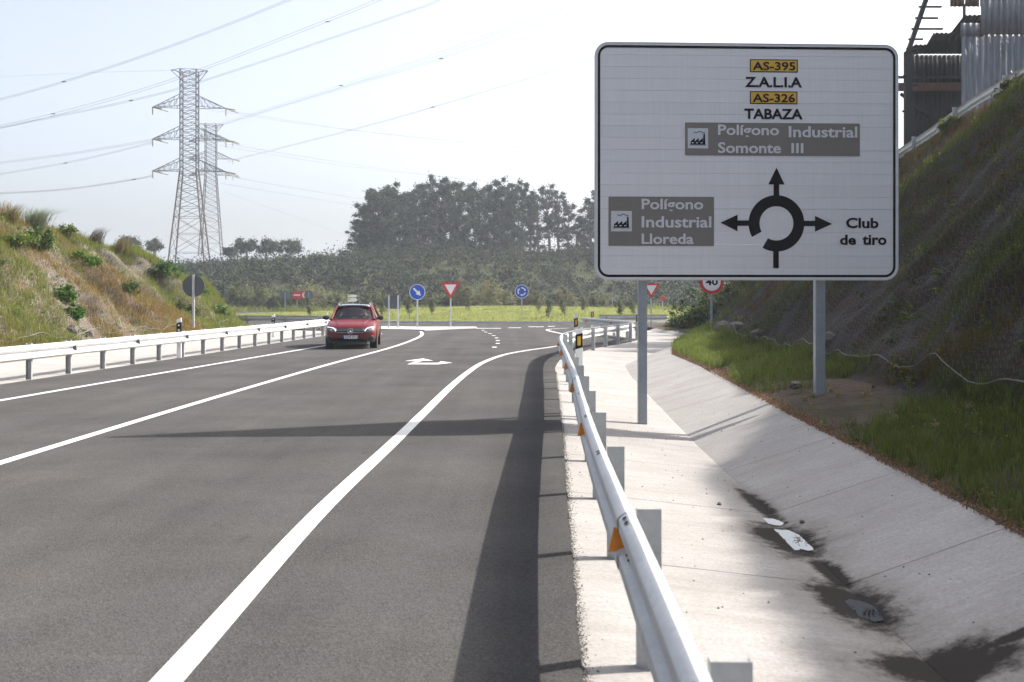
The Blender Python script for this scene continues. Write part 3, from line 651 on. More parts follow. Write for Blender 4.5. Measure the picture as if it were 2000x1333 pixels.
# blue keep-right arrow
r = sgn('traffic_sign', 815, 59.2, .04, 'round blue sign with a white arrow pointing down right', 'road sign'); z = zc_(571, 59.2, .04); pole(r, z + .3)
face_back(r, .44, z); disc(r, 'rim', .435, z, M['white'], -.002, .004); disc(r, 'face', .405, z, M['blue'], -.006, -.002)
a = -pi / 4; ca, sa = cos(a), sin(a); q = [(-.30, .05), (.02, .05), (.02, .15), (.28, 0), (.02, -.15), (.02, -.05), (-.30, -.05)]
MB().prism([(x * ca - y * sa, z + x * sa + y * ca) for x, y in q], -.010, -.006, T).build('arrow', M['white'], r)
# give way signs
def give_way(px, Y, zg, py, side, label):
    r = sgn('give_way_sign', px, Y, zg, label, 'road sign'); z = zc_(py, Y, zg); h = side * .866
    tri = lambda s, o=0: [(-s / 2, z + s * .2887 + o), (s / 2, z + s * .2887 + o), (0, z - s * .577 + o)]
    pole(r, z + .1); MB().prism(tri(side), .004, .03, T).build('back', M['sign_back'], r)
    MB().prism(tri(side), -.003, .004, T).build('border', M['red'], r, bevel=.0)
    MB().prism(tri(side * .62), -.007, -.003, T).build('face', M['white'], r); return r
give_way(880, 60.0, .04, 563, 1.07, 'give way triangle between the two round blue signs')
give_way(1272, 60.5, .02, 564, 1.0, 'give way triangle half hidden by the left post of the big sign')
# blue roundabout sign
r = sgn('traffic_sign', 1019, 72.5, .2, 'round blue roundabout sign with three white arrows, on the grass mound', 'road sign'); z = zc_(570, 72.5, .2); pole(r, z + .3, .07)
face_back(r, .47, z); disc(r, 'rim', .465, z, M['white'], -.002, .004); disc(r, 'face', .43, z, M['blue'], -.006, -.002); mb = MB()
for k in range(3):
    a0 = RD(100 - k * 120); n = 7; st = RD(68) / n
    for i in range(n):
        a, b_ = a0 - i * st, a0 - (i + 1) * st; mb.prism([(.29 * cos(a), z + .29 * sin(a)), (.29 * cos(b_), z + .29 * sin(b_)), (.21 * cos(b_), z + .21 * sin(b_)), (.21 * cos(a), z + .21 * sin(a))], -.010, -.006, T)
    a = a0 - RD(68); b_ = a - RD(28); mb.prism([(.34 * cos(a), z + .34 * sin(a)), (.25 * cos(b_), z + .25 * sin(b_)), (.16 * cos(a), z + .16 * sin(a))], -.0105, -.0055, T)
mb.build('arrow', M['white'], r)
# speed limit
Y = 40.0; zg = float(bankR(7.43, Y)); r = sgn('speed_limit_sign', 1390, Y, zg, 'round red rimmed 40 speed limit sign below the big sign', 'road sign'); z = zc_(551, Y, zg); pole(r, z + .3, .09)
face_back(r, .45, z); disc(r, 'rim', .445, z, M['red'], -.003, .004); disc(r, 'face', .335, z, M['white'], -.007, -.003)
put_text('lettering', '40', .46, .26, (-.23, -.009, z - .13), M['black'], r, bold=.03)
# round sign seen from behind, left
Y = 43.5; r = sgn('traffic_sign', 378, Y, .15, 'round road sign seen from behind on the left verge', 'road sign'); z = zc_(559, Y, .15)
MB().lathe([(0, .02), (.44, .02), (.45, .01), (.45, -.01), (.44, -.004), (0, -.004)], 44, 'y', (0, 0, z)).build('back', M['sign_back'], r)
MB().box((-.045, -.06, -.2), (.045, -.008, z + .45)).build('pole', M['galv'], r, bevel=.006)
# arrow board from behind
Y = 59.3; r = sgn('direction_board', 767, Y, .04, 'grey arrow-shaped board seen from behind on two posts', 'road sign'); s = Y / FPX
zt, zb = HC + (HZ - 578.5) * s - .04, HC + (HZ - 604) * s - .04; zm = (zt + zb) / 2
MB().prism([(15 * s, zt), (-10 * s, zt), (-18 * s, zm + .1), (-18 * s, zm - .1), (-10 * s, zb), (15 * s, zb)], 0, .04, T).build('back', M['sign_back'], r)
for px in (759.5, 777.5): MB().box(((px - 767) * s - .045, -.07, -.1), ((px - 767) * s + .045, -.01, zt + .03)).build('post', M['galv'], r, bevel=.008)
# far signs past the mound
r = sgn('no_entry_sign', 580, 126, 0, 'red no entry disc with a white bar beyond the mound', 'road sign'); z = zc_(577, 126, 0); pole(r, z + .3, .09)
face_back(r, .56, z); disc(r, 'face', .55, z, M['red'], -.004, .004); MB().box((-.38, -.010, z - .08), (.38, -.005, z + .08)).build('bar', M['white'], r)
r = sgn('traffic_sign', 557, 125, 0, 'dark disc seen from behind, left of the red no entry sign', 'road sign'); z = zc_(577, 125, 0); pole(r, z + .4, .09, y=-.07); disc(r, 'back', .55, z, M['sign_back'], -.004, .03)
r = sgn('traffic_sign', 603, 125, 0, 'dark disc seen from behind, right of the red no entry sign', 'road sign'); z = zc_(577, 125, 0); pole(r, z + .4, .09, y=-.07); disc(r, 'back', .55, z, M['sign_back'], -.004, .03)
r = sgn('no_entry_sign', 596, 128, 0, 'red rimmed disc half hidden behind a dark disc', 'road sign'); z = zc_(577, 128, 0); pole(r, z + .3, .09); face_back(r, .55, z); disc(r, 'rim', .54, z, M['red'], -.004, .004); disc(r, 'face', .36, z, M['white'], -.008, -.004)
Y = 118; s = Y / FPX; r = sgn('fingerpost', 688, Y, .4, 'white fingerpost with two arrow boards above the red car', 'road sign'); pole(r, zc_(576, Y, .4), .09)
for (t, b_, n) in ((576, 581.3, 'arrow_board'), (582.5, 590, 'arrow_board')):
    zt, zb = zc_(t, Y, .4), zc_(b_, Y, .4); o = MB().prism([(-9 * s, zb), (7 * s, zb), (10 * s, (zt + zb) / 2), (7 * s, zt), (-9 * s, zt)], -.03, .02, T).build(n, M['white'], r)
    MB().box((-8 * s, -.038, (zt + zb) / 2), (-3.5 * s, -.031, zt - .05)).build('route_plate', M['yellow'], o)
r = sgn('traffic_sign', 1294, 120, 0, 'tiny red sign far behind the mound beside the shaded bank', 'road sign'); z = zc_(584, 120, 0); pole(r, z + .3, .08); disc(r, 'face', .3, z, M['red'], -.004, .01)

# ------------------------------------------------------------ delineators
def delineator(x, y, z, hgt, label, kind, w=.13):
    r = empty('delineator_post', (x, y, z), 0, label, 'marker post', 'marker posts along the guardrails')
    MB().add([(-w / 2, -.03, -.1), (w / 2, -.03, -.1), (w / 2, .03, -.1), (-w / 2, .03, -.1), (-w / 2, -.03, hgt - .06), (w / 2, -.03, hgt), (w / 2, .03, hgt), (-w / 2, .03, hgt - .06)],
             [(0, 1, 5, 4), (1, 2, 6, 5), (2, 3, 7, 6), (3, 0, 4, 7), (4, 5, 6, 7), (0, 3, 2, 1)]).build('body', M['white_plastic'], r, bevel=.006)
    a, b_ = hgt - .42, hgt - .12
    MB().add([(-w / 2 - .002, -.033, a - .04), (w / 2 + .002, -.033, a), (w / 2 + .002, .033, a), (-w / 2 - .002, .033, a - .04), (-w / 2 - .002, -.033, b_ - .04), (w / 2 + .002, -.033, b_), (w / 2 + .002, .033, b_), (-w / 2 - .002, .033, b_ - .04)],
             [(0, 1, 5, 4), (1, 2, 6, 5), (2, 3, 7, 6), (3, 0, 4, 7), (4, 5, 6, 7), (0, 3, 2, 1)]).build('black_band', M['black'], r)
    if kind == 'y': MB().box((-w * .24, -.037, a + .04), (w * .24, -.0335, b_ - .07)).build('reflector', M['yellow'], r)
    else:
        for zz in (a + .06, b_ - .1): MB().lathe([(0, -.038), (.026, -.038), (.028, -.0335)], 12, 'y', (0, 0, zz)).build('reflector', M['white_plastic'], r)
delineator(1.29 + .10, 22.3, -.05, 1.17, 'nearest marker post with a big yellow reflector, behind the right guardrail', 'y', .145)
delineator(2.20, 37.0, -.05, 1.20, 'marker post seen just above the nearest yellow one', 'y')
delineator(4.26, 57.0, .0, 1.09, 'small far marker post with yellow reflector left of the bend', 'y')
delineator(5.30, 45.3, -.05, 1.20, 'marker post with yellow reflector at the tip of the stub', 'y')
delineator(-9.66, 31.2, .0, 1.14, 'marker post with two white dots near the round sign seen from behind', 'w')
delineator(-10.3, 46.4, .0, 1.0, 'marker post with white dots at the foot of the green nose of the bank', 'w')
delineator(-8.75, 50.7, .0, 1.0, 'marker post with white dots at the far end of the left guardrail', 'w')

# ------------------------------------------------------------ red car (local: front towards -y)
def glass_mat():
    m = bpy.data.materials.new('car_glass'); m.use_nodes = True; N, L = m.node_tree.nodes, m.node_tree.links; N.clear(); o = N.new('ShaderNodeOutputMaterial')
    t = N.new('ShaderNodeBsdfTransparent'); t.inputs[0].default_value = (.55, .60, .60, 1); g = N.new('ShaderNodeBsdfGlossy'); g.inputs['Roughness'].default_value = .03
    f = N.new('ShaderNodeFresnel'); f.inputs[0].default_value = 1.5; mx = N.new('ShaderNodeMixShader'); L.new(f.outputs[0], mx.inputs[0]); L.new(t.outputs[0], mx.inputs[1]); L.new(g.outputs[0], mx.inputs[2]); L.new(mx.outputs[0], o.inputs[0]); return m
M['glass'] = glass_mat(); M['car_red'] = mat('red_car_paint', (.125, .004, .006), .38, .0, var=0, coat=.35, spec=.3)
M['car_black'] = mat('black_trim', (.012, .012, .013), .45, var=.1); M['tyre'] = mat('tyre', (.018, .018, .018), .85, var=.1)
M['chrome'] = mat('chrome', (.7, .7, .72), .15, .9, var=0); M['alloy'] = mat('alloy_rim', (.45, .46, .48), .3, .7, var=0); M['seat'] = mat('dark_upholstery', (.02, .02, .022), .8, var=.1)
M['lamp_glass'] = mat('headlamp_lens', (.10, .11, .13), .1, .2, var=0, coat=1); M['drl'] = mat('daytime_lamp', (.9, .92, 1), .3, var=0, emis=((.95, .97, 1), .8)); M['plate_blue'] = mat('plate_blue', (.02, .07, .4), .4, var=0)
M['roof_glass'] = mat('dark_roof', (.03, .035, .05), .12, .2, var=0, coat=1)
car = empty('car', (-5.40, 35.9, 0), RD(4.5), 'dark red estate-bodied off-roader driving towards the viewer', 'car'); car.scale = (.91, .91, .91)
ST = [(0.0, .60, .40, .58, .64, .50), (.04, .76, .33, .66, .74, .60), (.12, .86, .28, .75, .84, .68), (.25, .905, .25, .83, .90, .71), (.5, .935, .24, .92, .975, .73), (.8, .945, .24, .97, 1.02, .74), (1.1, .945, .24, 1.0, 1.06, .75), (1.35, .945, .24, 1.02, 1.085, .78),
      (2.0, .945, .24, 1.05, 1.09, .82), (3.2, .945, .25, 1.08, 1.11, .82), (4.1, .93, .27, 1.10, 1.13, .80), (4.5, .89, .32, 1.07, 1.10, .76), (4.62, .82, .40, .98, 1.02, .7), (4.66, .70, .45, .9, .93, .6)]
rows = []
for y, w, zb, zs, zt, wt in ST:
    h = [(0, zb), (w * .86, zb), (w * .955, zb + .07), (w * .985, zb + (zs - zb) * .3), (w, zb + (zs - zb) * .58), (w * .985, zs - .09), (w * .93, zs), (wt, zt - .022), (wt * .55, zt - .004), (0, zt + .004)]
    q = [(x, y, z) for x, z in h]; rows.append(q + [(-x, yy, z) for x, yy, z in q[::-1][1:]])
mb = MB().grid(rows); mb.f.append(tuple(range(len(rows[0]) - 1))); nb = len(mb.v); mb.f.append(tuple(range(nb - len(rows[0]), nb - 1)))
body = mb.build('body', M['car_red'], car, smooth=True)
sd = body.modifiers.new('s', 'SUBSURF'); sd.levels = 1; sd.render_levels = 2
from mathutils.bvhtree import BVHTree
_dg = bpy.context.evaluated_depsgraph_get(); _dg.update(); BV = BVHTree.FromObject(body, _dg)
def fy(x, z):
    h = BV.ray_cast(Vector((x, -2, z)), Vector((0, 1, 0)))
    return h[0].y if h[0] is not None and h[0].y < 1.6 else .35
def skin_patch(tabl, s, off, name, m, par):
    rows = []; xs = np.linspace(tabl[0][0], tabl[-1][0], 14); T_ = np.array(tabl)
    for x in xs:
        z0, z1 = np.interp(x, T_[:, 0], T_[:, 1]), np.interp(x, T_[:, 0], T_[:, 2]); rows.append([(s * x, fy(s * x, z) - off, z) for z in np.linspace(z0, z1, 7)])
    o = MB().grid(rows).build(name, m, par, smooth=True); q = o.modifiers.new('t', 'SOLIDIFY'); q.thickness = .012; q.offset = 0; return o
# hood creases
for s in (-1, 1): MB().tube([(s * .46, .22, .895), (s * .56, .7, 1.005), (s * .64, 1.25, 1.075)], [.012, .022, .012], 8).build('hood_crease', M['car_red'], car, smooth=True)
# cabin
def sheet(pts_rows, th, name, m, par=car):
    o = MB().grid(pts_rows).build(name, m, par, smooth=True)
    if th: s_ = o.modifiers.new('t', 'SOLIDIFY'); s_.thickness = th; s_.offset = 0
    return o
def scr(x0, y0, z0, x1, y1, z1, bow, n=9, k=5):
    return [[((x0 + (x1 - x0) * t) * u, (y0 + (y1 - y0) * t) + bow * u * u, (z0 + (z1 - z0) * t) - .02 * u * u * t) for u in np.linspace(-1, 1, n)] for t in np.linspace(0, 1, k)]
sheet(scr(.72, 1.18, 1.075, .575, 1.98, 1.555, .16), 0, 'windscreen', M['glass'])
sheet(scr(.70, 4.48, 1.10, .56, 4.05, 1.56, -.08), 0, 'rear_window', M['glass'])
roof = [[(.60 * u, y, z - .035 * u * u) for u in np.linspace(-1, 1, 9)] for y, z in ((1.96, 1.565), (2.1, 1.60), (2.5, 1.625), (3.2, 1.63), (3.9, 1.60), (4.15, 1.56))]
sheet(roof, .03, 'roof', M['roof_glass'])
for s in (-1, 1):
    sheet([[(s * (.885 - .02 * t), y0 + .0, 1.06 + .03 * t) if k == 0 else (s * .625, y1, 1.55) for k in (0, 1)] for t, y0, y1 in ((0, 1.5, 2.1), (.5, 2.6, 2.8), (1, 4.1, 3.9))], 0, 'side_window', M['glass'])
    MB().tube([(s * .80, 1.25, 1.06), (s * .72, 1.75, 1.35), (s * .63, 2.08, 1.55), (s * .61, 2.5, 1.60)], [.045, .038, .034, .03], 8).build('pillar', M['car_red'], car, smooth=True)
    MB().tube([(s * .62, 2.1, 1.56), (s * .635, 2.9, 1.60), (s * .62, 4.0, 1.54)], .035, 8).build('roof_side', M['car_red'], car, smooth=True)
    MB().bar((s * .87, 2.75, 1.06), (s * .64, 2.85, 1.56), .07, .04).build('door_pillar', M['car_black'], car)
    MB().bar((s * .84, 4.2, 1.08), (s * .60, 3.95, 1.56), .2, .05).build('rear_pillar', M['car_red'], car)
    MB().tube([(s * .60, 2.25, 1.60), (s * .60, 2.35, 1.665), (s * .61, 3.2, 1.69), (s * .60, 3.9, 1.64), (s * .60, 4.0, 1.60)], .014, 8).build('roof_rail', M['chrome'], car, smooth=True)
    mi = MB().lathe([(0, -.13), (.055, -.115), (.085, -.05), (.09, .03), (.07, .10), (0, .125)], 14, 'x', (s * 1.03, 1.62, 1.12)).build('door_mirror', M['car_black'], car, smooth=True)
    MB().bar((s * .86, 1.62, 1.05), (s * .96, 1.62, 1.09), .06, .04).build('mirror_arm', M['car_black'], mi)
    # headlamps
    face = None
    hl = skin_patch([(.50, .63, .735), (.56, .61, .765), (.66, .615, .80), (.76, .65, .812), (.84, .72, .815), (.86, .77, .812)], s, .010, 'headlamp', M['lamp_glass'], car)
    strip = [(.53, .66), (.56, .72), (.62, .765), (.70, .79), (.80, .80), (.85, .802)]
    MB().tube([(s * x, fy(s * x, z) - .016, z) for x, z in strip], .013, 6).build('lamp_strip', M['drl'], hl)
    MB().lathe([(0, -.012), (.04, -.008), (.045, .03)], 14, 'y', (s * .69, fy(s * .69, .70) - .01, .70)).build('lamp_lens', M['chrome'], hl)
    skin_patch([(.58, .29, .33), (.66, .28, .43), (.74, .28, .48), (.82, .275, .50), (.87, .275, .42)], s, .008, 'air_intake', M['car_black'], car)
    MB().tube([(s * x, fy(s * x, .285) - .012, .278) for x in (.60, .70, .80, .87)], .011, 6).build('intake_trim', M['chrome'], car)
    # wheels and arches
    for y in (.88, 3.75):
        ar = MB().lathe([(.0, -.005), (.405, -.005), (.405, .012), (.0, .012)], 32, 'x', (s * .935, y, .39)).build('wheel_arch', M['car_black'], car)
        wl_ = empty('wheel', (s * .80, y, .355)); wl_.parent = car
        MB().lathe([(.24, -.125), (.33, -.125), (.352, -.10), (.356, 0), (.352, .10), (.33, .125), (.24, .125), (.23, 0), (.24, -.125)], 36, 'x').build('tyre', M['tyre'], wl_, smooth=True)
        rb = MB().lathe([(0, .09), (.05, .10), (.06, .08)], 20, 'x'); rb.lathe([(.215, .10), (.24, .11), (.24, -.11), (.22, -.1), (.215, .1)], 30, 'x')
        for k in range(5):
            a = 2 * pi * k / 5; rb.bar((s * .09 if s > 0 else -.09, .04 * cos(a), .04 * sin(a)), (s * .09 if s > 0 else -.09, .225 * cos(a), .225 * sin(a)), .05, .03)
        if s < 0: rb.v = [(-x, yy, zz) if False else (x, yy, zz) for x, yy, zz in rb.v]
        rb.build('rim', M['alloy'], wl_)
# grille, star, plate, lower bumper
gr = skin_patch([(-.52, .66, .70), (-.50, .60, .735), (-.44, .555, .76), (.44, .555, .76), (.50, .60, .735), (.52, .66, .70)], 1, .012, 'grille', M['car_black'], car)
for z in (.61, .70): MB().tube([(x, fy(x, z) - .024, z - .010 * abs(x) / .5) for x in np.linspace(-.47, .47, 9)], .009, 6).build('grille_bar', M['alloy'], gr)
sy_ = min(fy(0, .66), fy(0, .58)) - .035; st = MB(); pts = [(.095 * cos(2 * pi * k / 28), sy_, .66 + .095 * sin(2 * pi * k / 28)) for k in range(29)]; st.tube(pts, .010, 6, False)
for k in range(3):
    a = pi / 2 + k * 2 * pi / 3; tx, tz = .092 * cos(a), .092 * sin(a); nx, nz = -sin(a) * .018, cos(a) * .018
    st.add([(nx, sy_, .66 + nz), (-nx, sy_, .66 - nz), (tx, sy_, .66 + tz), (0, sy_ - .017, .66)], [(0, 3, 2), (3, 1, 2), (0, 1, 3), (0, 2, 1)])
st.build('star_emblem', M['chrome'], gr)
skin_patch([(-.80, .245, .27), (-.64, .245, .33), (-.44, .25, .43), (.44, .25, .43), (.64, .245, .33), (.80, .245, .27)], 1, .010, 'lower_bumper', M['car_black'], car)
MB().box((-.60, .10, .19), (.60, .5, .27)).build('skid_plate', M['car_black'], car)
pl = MB().box((-.26, -.050, .385), (.26, -.022, .495)).build('number_plate', M['white'], car)
MB().box((-.26, -.054, .386), (-.215, -.0505, .494)).build('plate_band', M['plate_blue'], pl)
put_text('plate_text', '2248 JSH', .43, .075, (-.195, -.053, .403), M['black'], pl, bold=.02)
MB().box((-.84, 1.5, .30), (.84, 4.2, .55)).build('cabin_floor', M['seat'], car)
MB().box((-.74, 1.45, .85), (.74, 1.85, 1.06)).build('dashboard', M['seat'], car, bevel=.04)
for s in (-1, 1):
    MB().box((s * .37 - .24, 2.25, .55), (s * .37 + .24, 2.75, .70)).build('seat', M['seat'], car, bevel=.04)
    MB().box((s * .37 - .23, 2.68, .65), (s * .37 + .23, 2.82, 1.22)).build('seat_back', M['seat'], car, bevel=.05)
    MB().box((s * .37 - .12, 2.72, 1.26), (s * .37 + .12, 2.80, 1.42)).build('headrest', M['seat'], car, bevel=.03)
MB().box((-.62, 3.5, .6), (.62, 3.62, 1.18)).build('rear_seat', M['seat'], car, bevel=.05)
MB().tube([(.37 + .18 * cos(2 * pi * k / 20), 1.98 + .06 * sin(2 * pi * k / 20), 1.03 + .17 * sin(2 * pi * k / 20)) for k in range(21)], .016, 6, False).build('steering_wheel', M['seat'], car)
MB().box((-.1, 1.98, 1.43), (.1, 2.02, 1.50)).build('interior_mirror', M['car_black'], car)
# driver: one skinned body seated behind the wheel
def skinned(name, verts, edges, m, parent=None, lv=2):
    me = bpy.data.meshes.new(name); me.from_pydata([v[:3] for v in verts], edges, []); me.materials.append(m); o = link(bpy.data.objects.new(name, me), parent)
    mo = o.modifiers.new('skin', 'SKIN'); mo.use_smooth_shade = True
    for i, v in enumerate(verts): o.data.skin_vertices[0].data[i].radius = (v[3], v[4] if len(v) > 4 else v[3])
    o.data.skin_vertices[0].data[0].use_root = True; o.modifiers.new('s', 'SUBSURF').levels = lv; return o
M['skin'] = mat('skin', (.42, .25, .18), .6, var=.05); M['shirt'] = mat('dark_jacket', (.05, .055, .07), .8, var=.1); M['hair'] = mat('dark_hair', (.03, .022, .018), .7, var=.1)
drv = empty('person', (0, 0, 0), 0, 'driver in a dark jacket holding the wheel of the red car', 'person')
drv.matrix_world = Matrix.Translation(car.location) @ Matrix.Rotation(RD(4.5), 4, 'Z') @ Matrix.Scale(.91, 4) @ Matrix.Translation((.37, 2.5, .72))
skinned('body', [(0, 0, .08, .15, .12), (0, .04, .28, .14, .11), (0, .06, .46, .15, .10), (0, .04, .54, .06), (0, .02, .60, .055), (0, -.005, .68, .082, .095), (0, -.005, .75, .075, .09), (-.19, .05, .46, .06), (-.25, -.10, .26, .045), (-.15, -.38, .30, .036), (-.13, -.44, .32, .04), (.19, .05, .46, .06), (.25, -.10, .26, .045), (.15, -.38, .30, .036), (.13, -.44, .32, .04), (-.11, -.35, .04, .075), (-.12, -.55, -.3, .05), (.11, -.35, .04, .075), (.12, -.55, -.3, .05)],
        [(0, 1), (1, 2), (2, 3), (3, 4), (4, 5), (5, 6), (2, 7), (7, 8), (8, 9), (9, 10), (2, 11), (11, 12), (12, 13), (13, 14), (0, 15), (15, 16), (0, 17), (17, 18)], M['skin'], drv, 1)
skinned('jacket', [(0, 0, .12, .165, .135), (0, .04, .28, .155, .125), (0, .06, .45, .165, .115), (-.20, .05, .46, .07), (-.255, -.10, .26, .056), (-.16, -.34, .29, .046), (.20, .05, .46, .07), (.255, -.10, .26, .056), (.16, -.34, .29, .046)], [(0, 1), (1, 2), (2, 3), (3, 4), (4, 5), (2, 6), (6, 7), (7, 8)], M['shirt'], drv, 1)
MB().lathe([(0, .125), (.05, .115), (.088, .06), (.095, .0), (.085, -.05)], 16, 'z', (0, .02, .71)).build('hair', M['hair'], drv, smooth=True)

# ------------------------------------------------------------ pylons and power lines
def pylon(loc, Ht, k, label, wb, wt, arms, top, m_low, m_up, armw, zsplit):
    r = empty('electricity_pylon', loc, RD(k), label, 'pylon')
    def hw(z): return wb + (wt - wb) * min(z / zsplit, 1) if z < zsplit else wt
    t1 = max(wt * .07, .09)
    for sx in (-1, 1):
        for sy in (-1, 1):
            mb = MB().bar((sx * wb, sy * wb, 0), (sx * wt, sy * wt, zsplit), t1 * 1.9); mb.build('leg', m_low, r)
            MB().bar((sx * wt, sy * wt, zsplit), (sx * wt, sy * wt, Ht), t1 * 1.5).build('mast_leg', m_up, r)
    br = MB(); br2 = MB(); z = 0.0; lv = []
    while z < Ht - .3: lv.append(z); z += max(hw(z) * (1.15 if z < zsplit * .4 else .8), 1.0)
    lv.append(Ht)
    for a, b_ in zip(lv[:-1], lv[1:]):
        wa, wb_ = hw(a), hw(b_); B = br if a < zsplit else br2
        for f in range(4):
            c0 = [(-1, -1), (1, -1), (1, 1), (-1, 1)][f]; c1 = [(1, -1), (1, 1), (-1, 1), (-1, -1)][f]
            B.bar((c0[0] * wa, c0[1] * wa, a), (c1[0] * wb_, c1[1] * wb_, b_), t1 * .62); B.bar((c1[0] * wa, c1[1] * wa, a), (c0[0] * wb_, c0[1] * wb_, b_), t1 * .62)
            if f % 2 == 0 or a > zsplit * .35: B.bar((c0[0] * wb_, c0[1] * wb_, b_), (c1[0] * wb_, c1[1] * wb_, b_), t1 * .6)
    br.build('lower_lattice', m_low, r); br2.build('mast_lattice', m_up, r)
    for za in arms:
        for s in (-1, 1):
            A = MB(); tip = (s * (wt + armw), 0, za - .1)
            for sy in (-1, 1):
                A.bar((s * wt, sy * wt, za), tip, t1 * .9); A.bar((s * wt, sy * wt, za + armw * .42), tip, t1 * .9)
                for q in (.2, .4, .6, .8): A.bar((s * (wt + armw * q), sy * wt * (1 - q), za - .1 * q), (s * (wt + armw * q), sy * wt * (1 - q), za - .1 * q + armw * .42 * (1 - q)), t1 * .5); A.bar((s * (wt + armw * q), sy * wt * (1 - q), za - .1 * q), (s * (wt + armw * (q - .2)), sy * wt * (1.2 - q), za - .1 * q + armw * .42 * (1.2 - q)), t1 * .5)
            arm = A.build('cross_arm', m_up, r)
            for dx, dy, dz in ((0, 0, -1.4), (1.9, -1.5, -.5), (1.9 if s > 0 else 2.4, 1.5, -.5)):
                e = (tip[0] + dx, tip[1] + dy, tip[2] + dz); n = 9; I = MB(); pts = []; rr_ = []
                for q in range(n * 2 + 1): pts.append(tuple(tip[i] + (e[i] - tip[i]) * q / (n * 2) for i in range(3))); rr_.append(.05 if q % 2 else .15)
                I.tube(pts, rr_, 6).build('insulator', M['insul'], arm)
    tp = MB()
    for s in (-1, 1):
        for sy in (-1, 1): tp.bar((s * wt, sy * wt, Ht), (s * (wt + top), 0, Ht), t1 * .8); tp.bar((s * wt, sy * wt, Ht - top * .95), (s * (wt + top), 0, Ht), t1 * .8); tp.bar((s * wt, sy * wt, Ht - top * .4), (s * (wt + top * .6), 0, Ht), t1 * .6)
    tp.build('top_arm', m_up, r); return r
Y1 = 200.0; k1 = FPX / Y1; pb = P(370, 536, Y1)
pylon(pb, (536 - 138) / k1, 6, 'large steel lattice pylon rising behind the left bank', 3.45, 1.45, [(536 - 334) / k1, (536 - 272) / k1, (536 - 210) / k1], 1.9, M['pylon_rust'], M['pylon'], 5.2, (536 - 334) / k1)
Y2 = 310.0; k2 = FPX / Y2; pb2 = P(412, 500, Y2)
pylon(pb2, (500 - 243) / k2, 8, 'smaller fainter lattice pylon further away behind the large one', 3.1, 1.5, [(500 - 342) / k2, (500 - 310) / k2, (500 - 276) / k2], 2.0, M['pylon'], M['pylon'], 4.6, (500 - 342) / k2)
def cable(pts, label, r=.045, twin=0.0, sp=None):
    r *= .78
    q = smooth_path([P(*p) for p in pts], 14)
    if not twin: return tag(MB().tube(q, r, 4).build('power_line', M['cable']), label, 'power line', 'power lines across the sky')
    root = empty('power_line', q[0], 0, label, 'power line', 'power lines across the sky')
    for s in (-1, 1):
        MB().tube([(x - q[0][0], y - q[0][1] , z - q[0][2] + s * twin / 2) for x, y, z in q], r, 4).build('conductor', M['cable'], root)
    if sp:
        for (px, py, Yq) in sp:
            a = Vector(P(px, py, Yq)) - Vector(q[0]); w = Yq / FPX; MB().box((a.x - 4 * w, a.y - .1, a.z - .7 * w), (a.x + 4 * w, a.y + .1, a.z + .7 * w)).build('damper', M['cable'], root)
    return root
cable([(-60, 211, 130), (125, 160, 122), (330, 92, 112), (570, -2, 100), (800, -102, 92)], 'topmost power line crossing the upper left corner of the sky', .022, .18, [(125, 160, 122)])
cable([(-60, 260, 150), (106, 224, 150), (336, 157, 150), (636, 42, 140), (744, -2, 136), (900, -70, 130)], 'power line passing just above the large pylon top', .024, .35, [(104, 223, 150), (640, 43, 140)])
cable([(-60, 262, 150), (256, 197, 150), (420, 151, 150), (800, 23, 140), (862, -2, 138), (1000, -60, 134)], 'power line passing just below the large pylon top', .024, .2, [(256, 197, 150)])
cable([(-60, 326, 230), (130, 302, 215), (298, 274, 202)], 'upper of the lines running left from the middle arm of the large pylon', .03, .3)
cable([(-60, 350, 230), (128, 319, 215), (298, 279, 202)], 'lower of the lines running left from the middle arm of the large pylon', .03, .25, [(128, 319, 215)])
cable([(-60, 381, 230), (120, 371, 215), (262, 351, 205), (298, 343, 202)], 'line running left from the lowest arm of the large pylon', .04, .2, [(262, 351, 205)])
cable([(-40, 153, 240), (160, 143, 220), (340, 138, 202)], 'faint earth wire running left from the top of the large pylon', .02)
cable([(426, 244, 300), (668, 168, 220), (860, 105, 180), (1140, -4, 150), (1300, -72, 140)], 'left line of the pair rising steeply from the far pylon top', .028, .45, [(666, 168, 220)])
cable([(426, 247, 300), (668, 173, 220), (860, 115, 180), (1195, -4, 150), (1350, -66, 140)], 'right line of the pair rising steeply from the far pylon top', .028, .3, [(862, 115, 180)])
cable([(444, 316, 300), (680, 256, 240), (845, 210, 210), (1160, 113, 180), (1485, -2, 160), (1600, -48, 150)], 'long line rising from the far pylon over the big sign', .032, .22, [(845, 210, 210)])
cable([(438, 216, 202), (800, 268, 250), (1160, 297, 300), (1500, 318, 350)], 'upper line running right from the top arm of the large pylon', .045)
cable([(392, 212, 202), (700, 256, 240), (1160, 299, 300), (1500, 312, 350)], 'lower line running right from the top arm of the large pylon', .04)
cable([(438, 281, 202), (800, 337, 250), (1160, 375, 300), (1500, 402, 350)], 'upper line running right from the middle arm of the large pylon', .045)
cable([(392, 278, 202), (720, 330, 240), (1160, 374, 300), (1500, 396, 350)], 'lower line running right from the middle arm of the large pylon', .04)
cable([(436, 343, 202), (716, 390, 240), (1000, 424, 280)], 'upper line running right from the lowest arm of the large pylon', .045)
cable([(430, 358, 202), (716, 404, 240), (1000, 436, 280)], 'lower line running right from the lowest arm of the large pylon', .04)
cable([(436, 375, 310), (560, 418, 330), (690, 466, 350)], 'faint line descending right from the far pylon', .035)

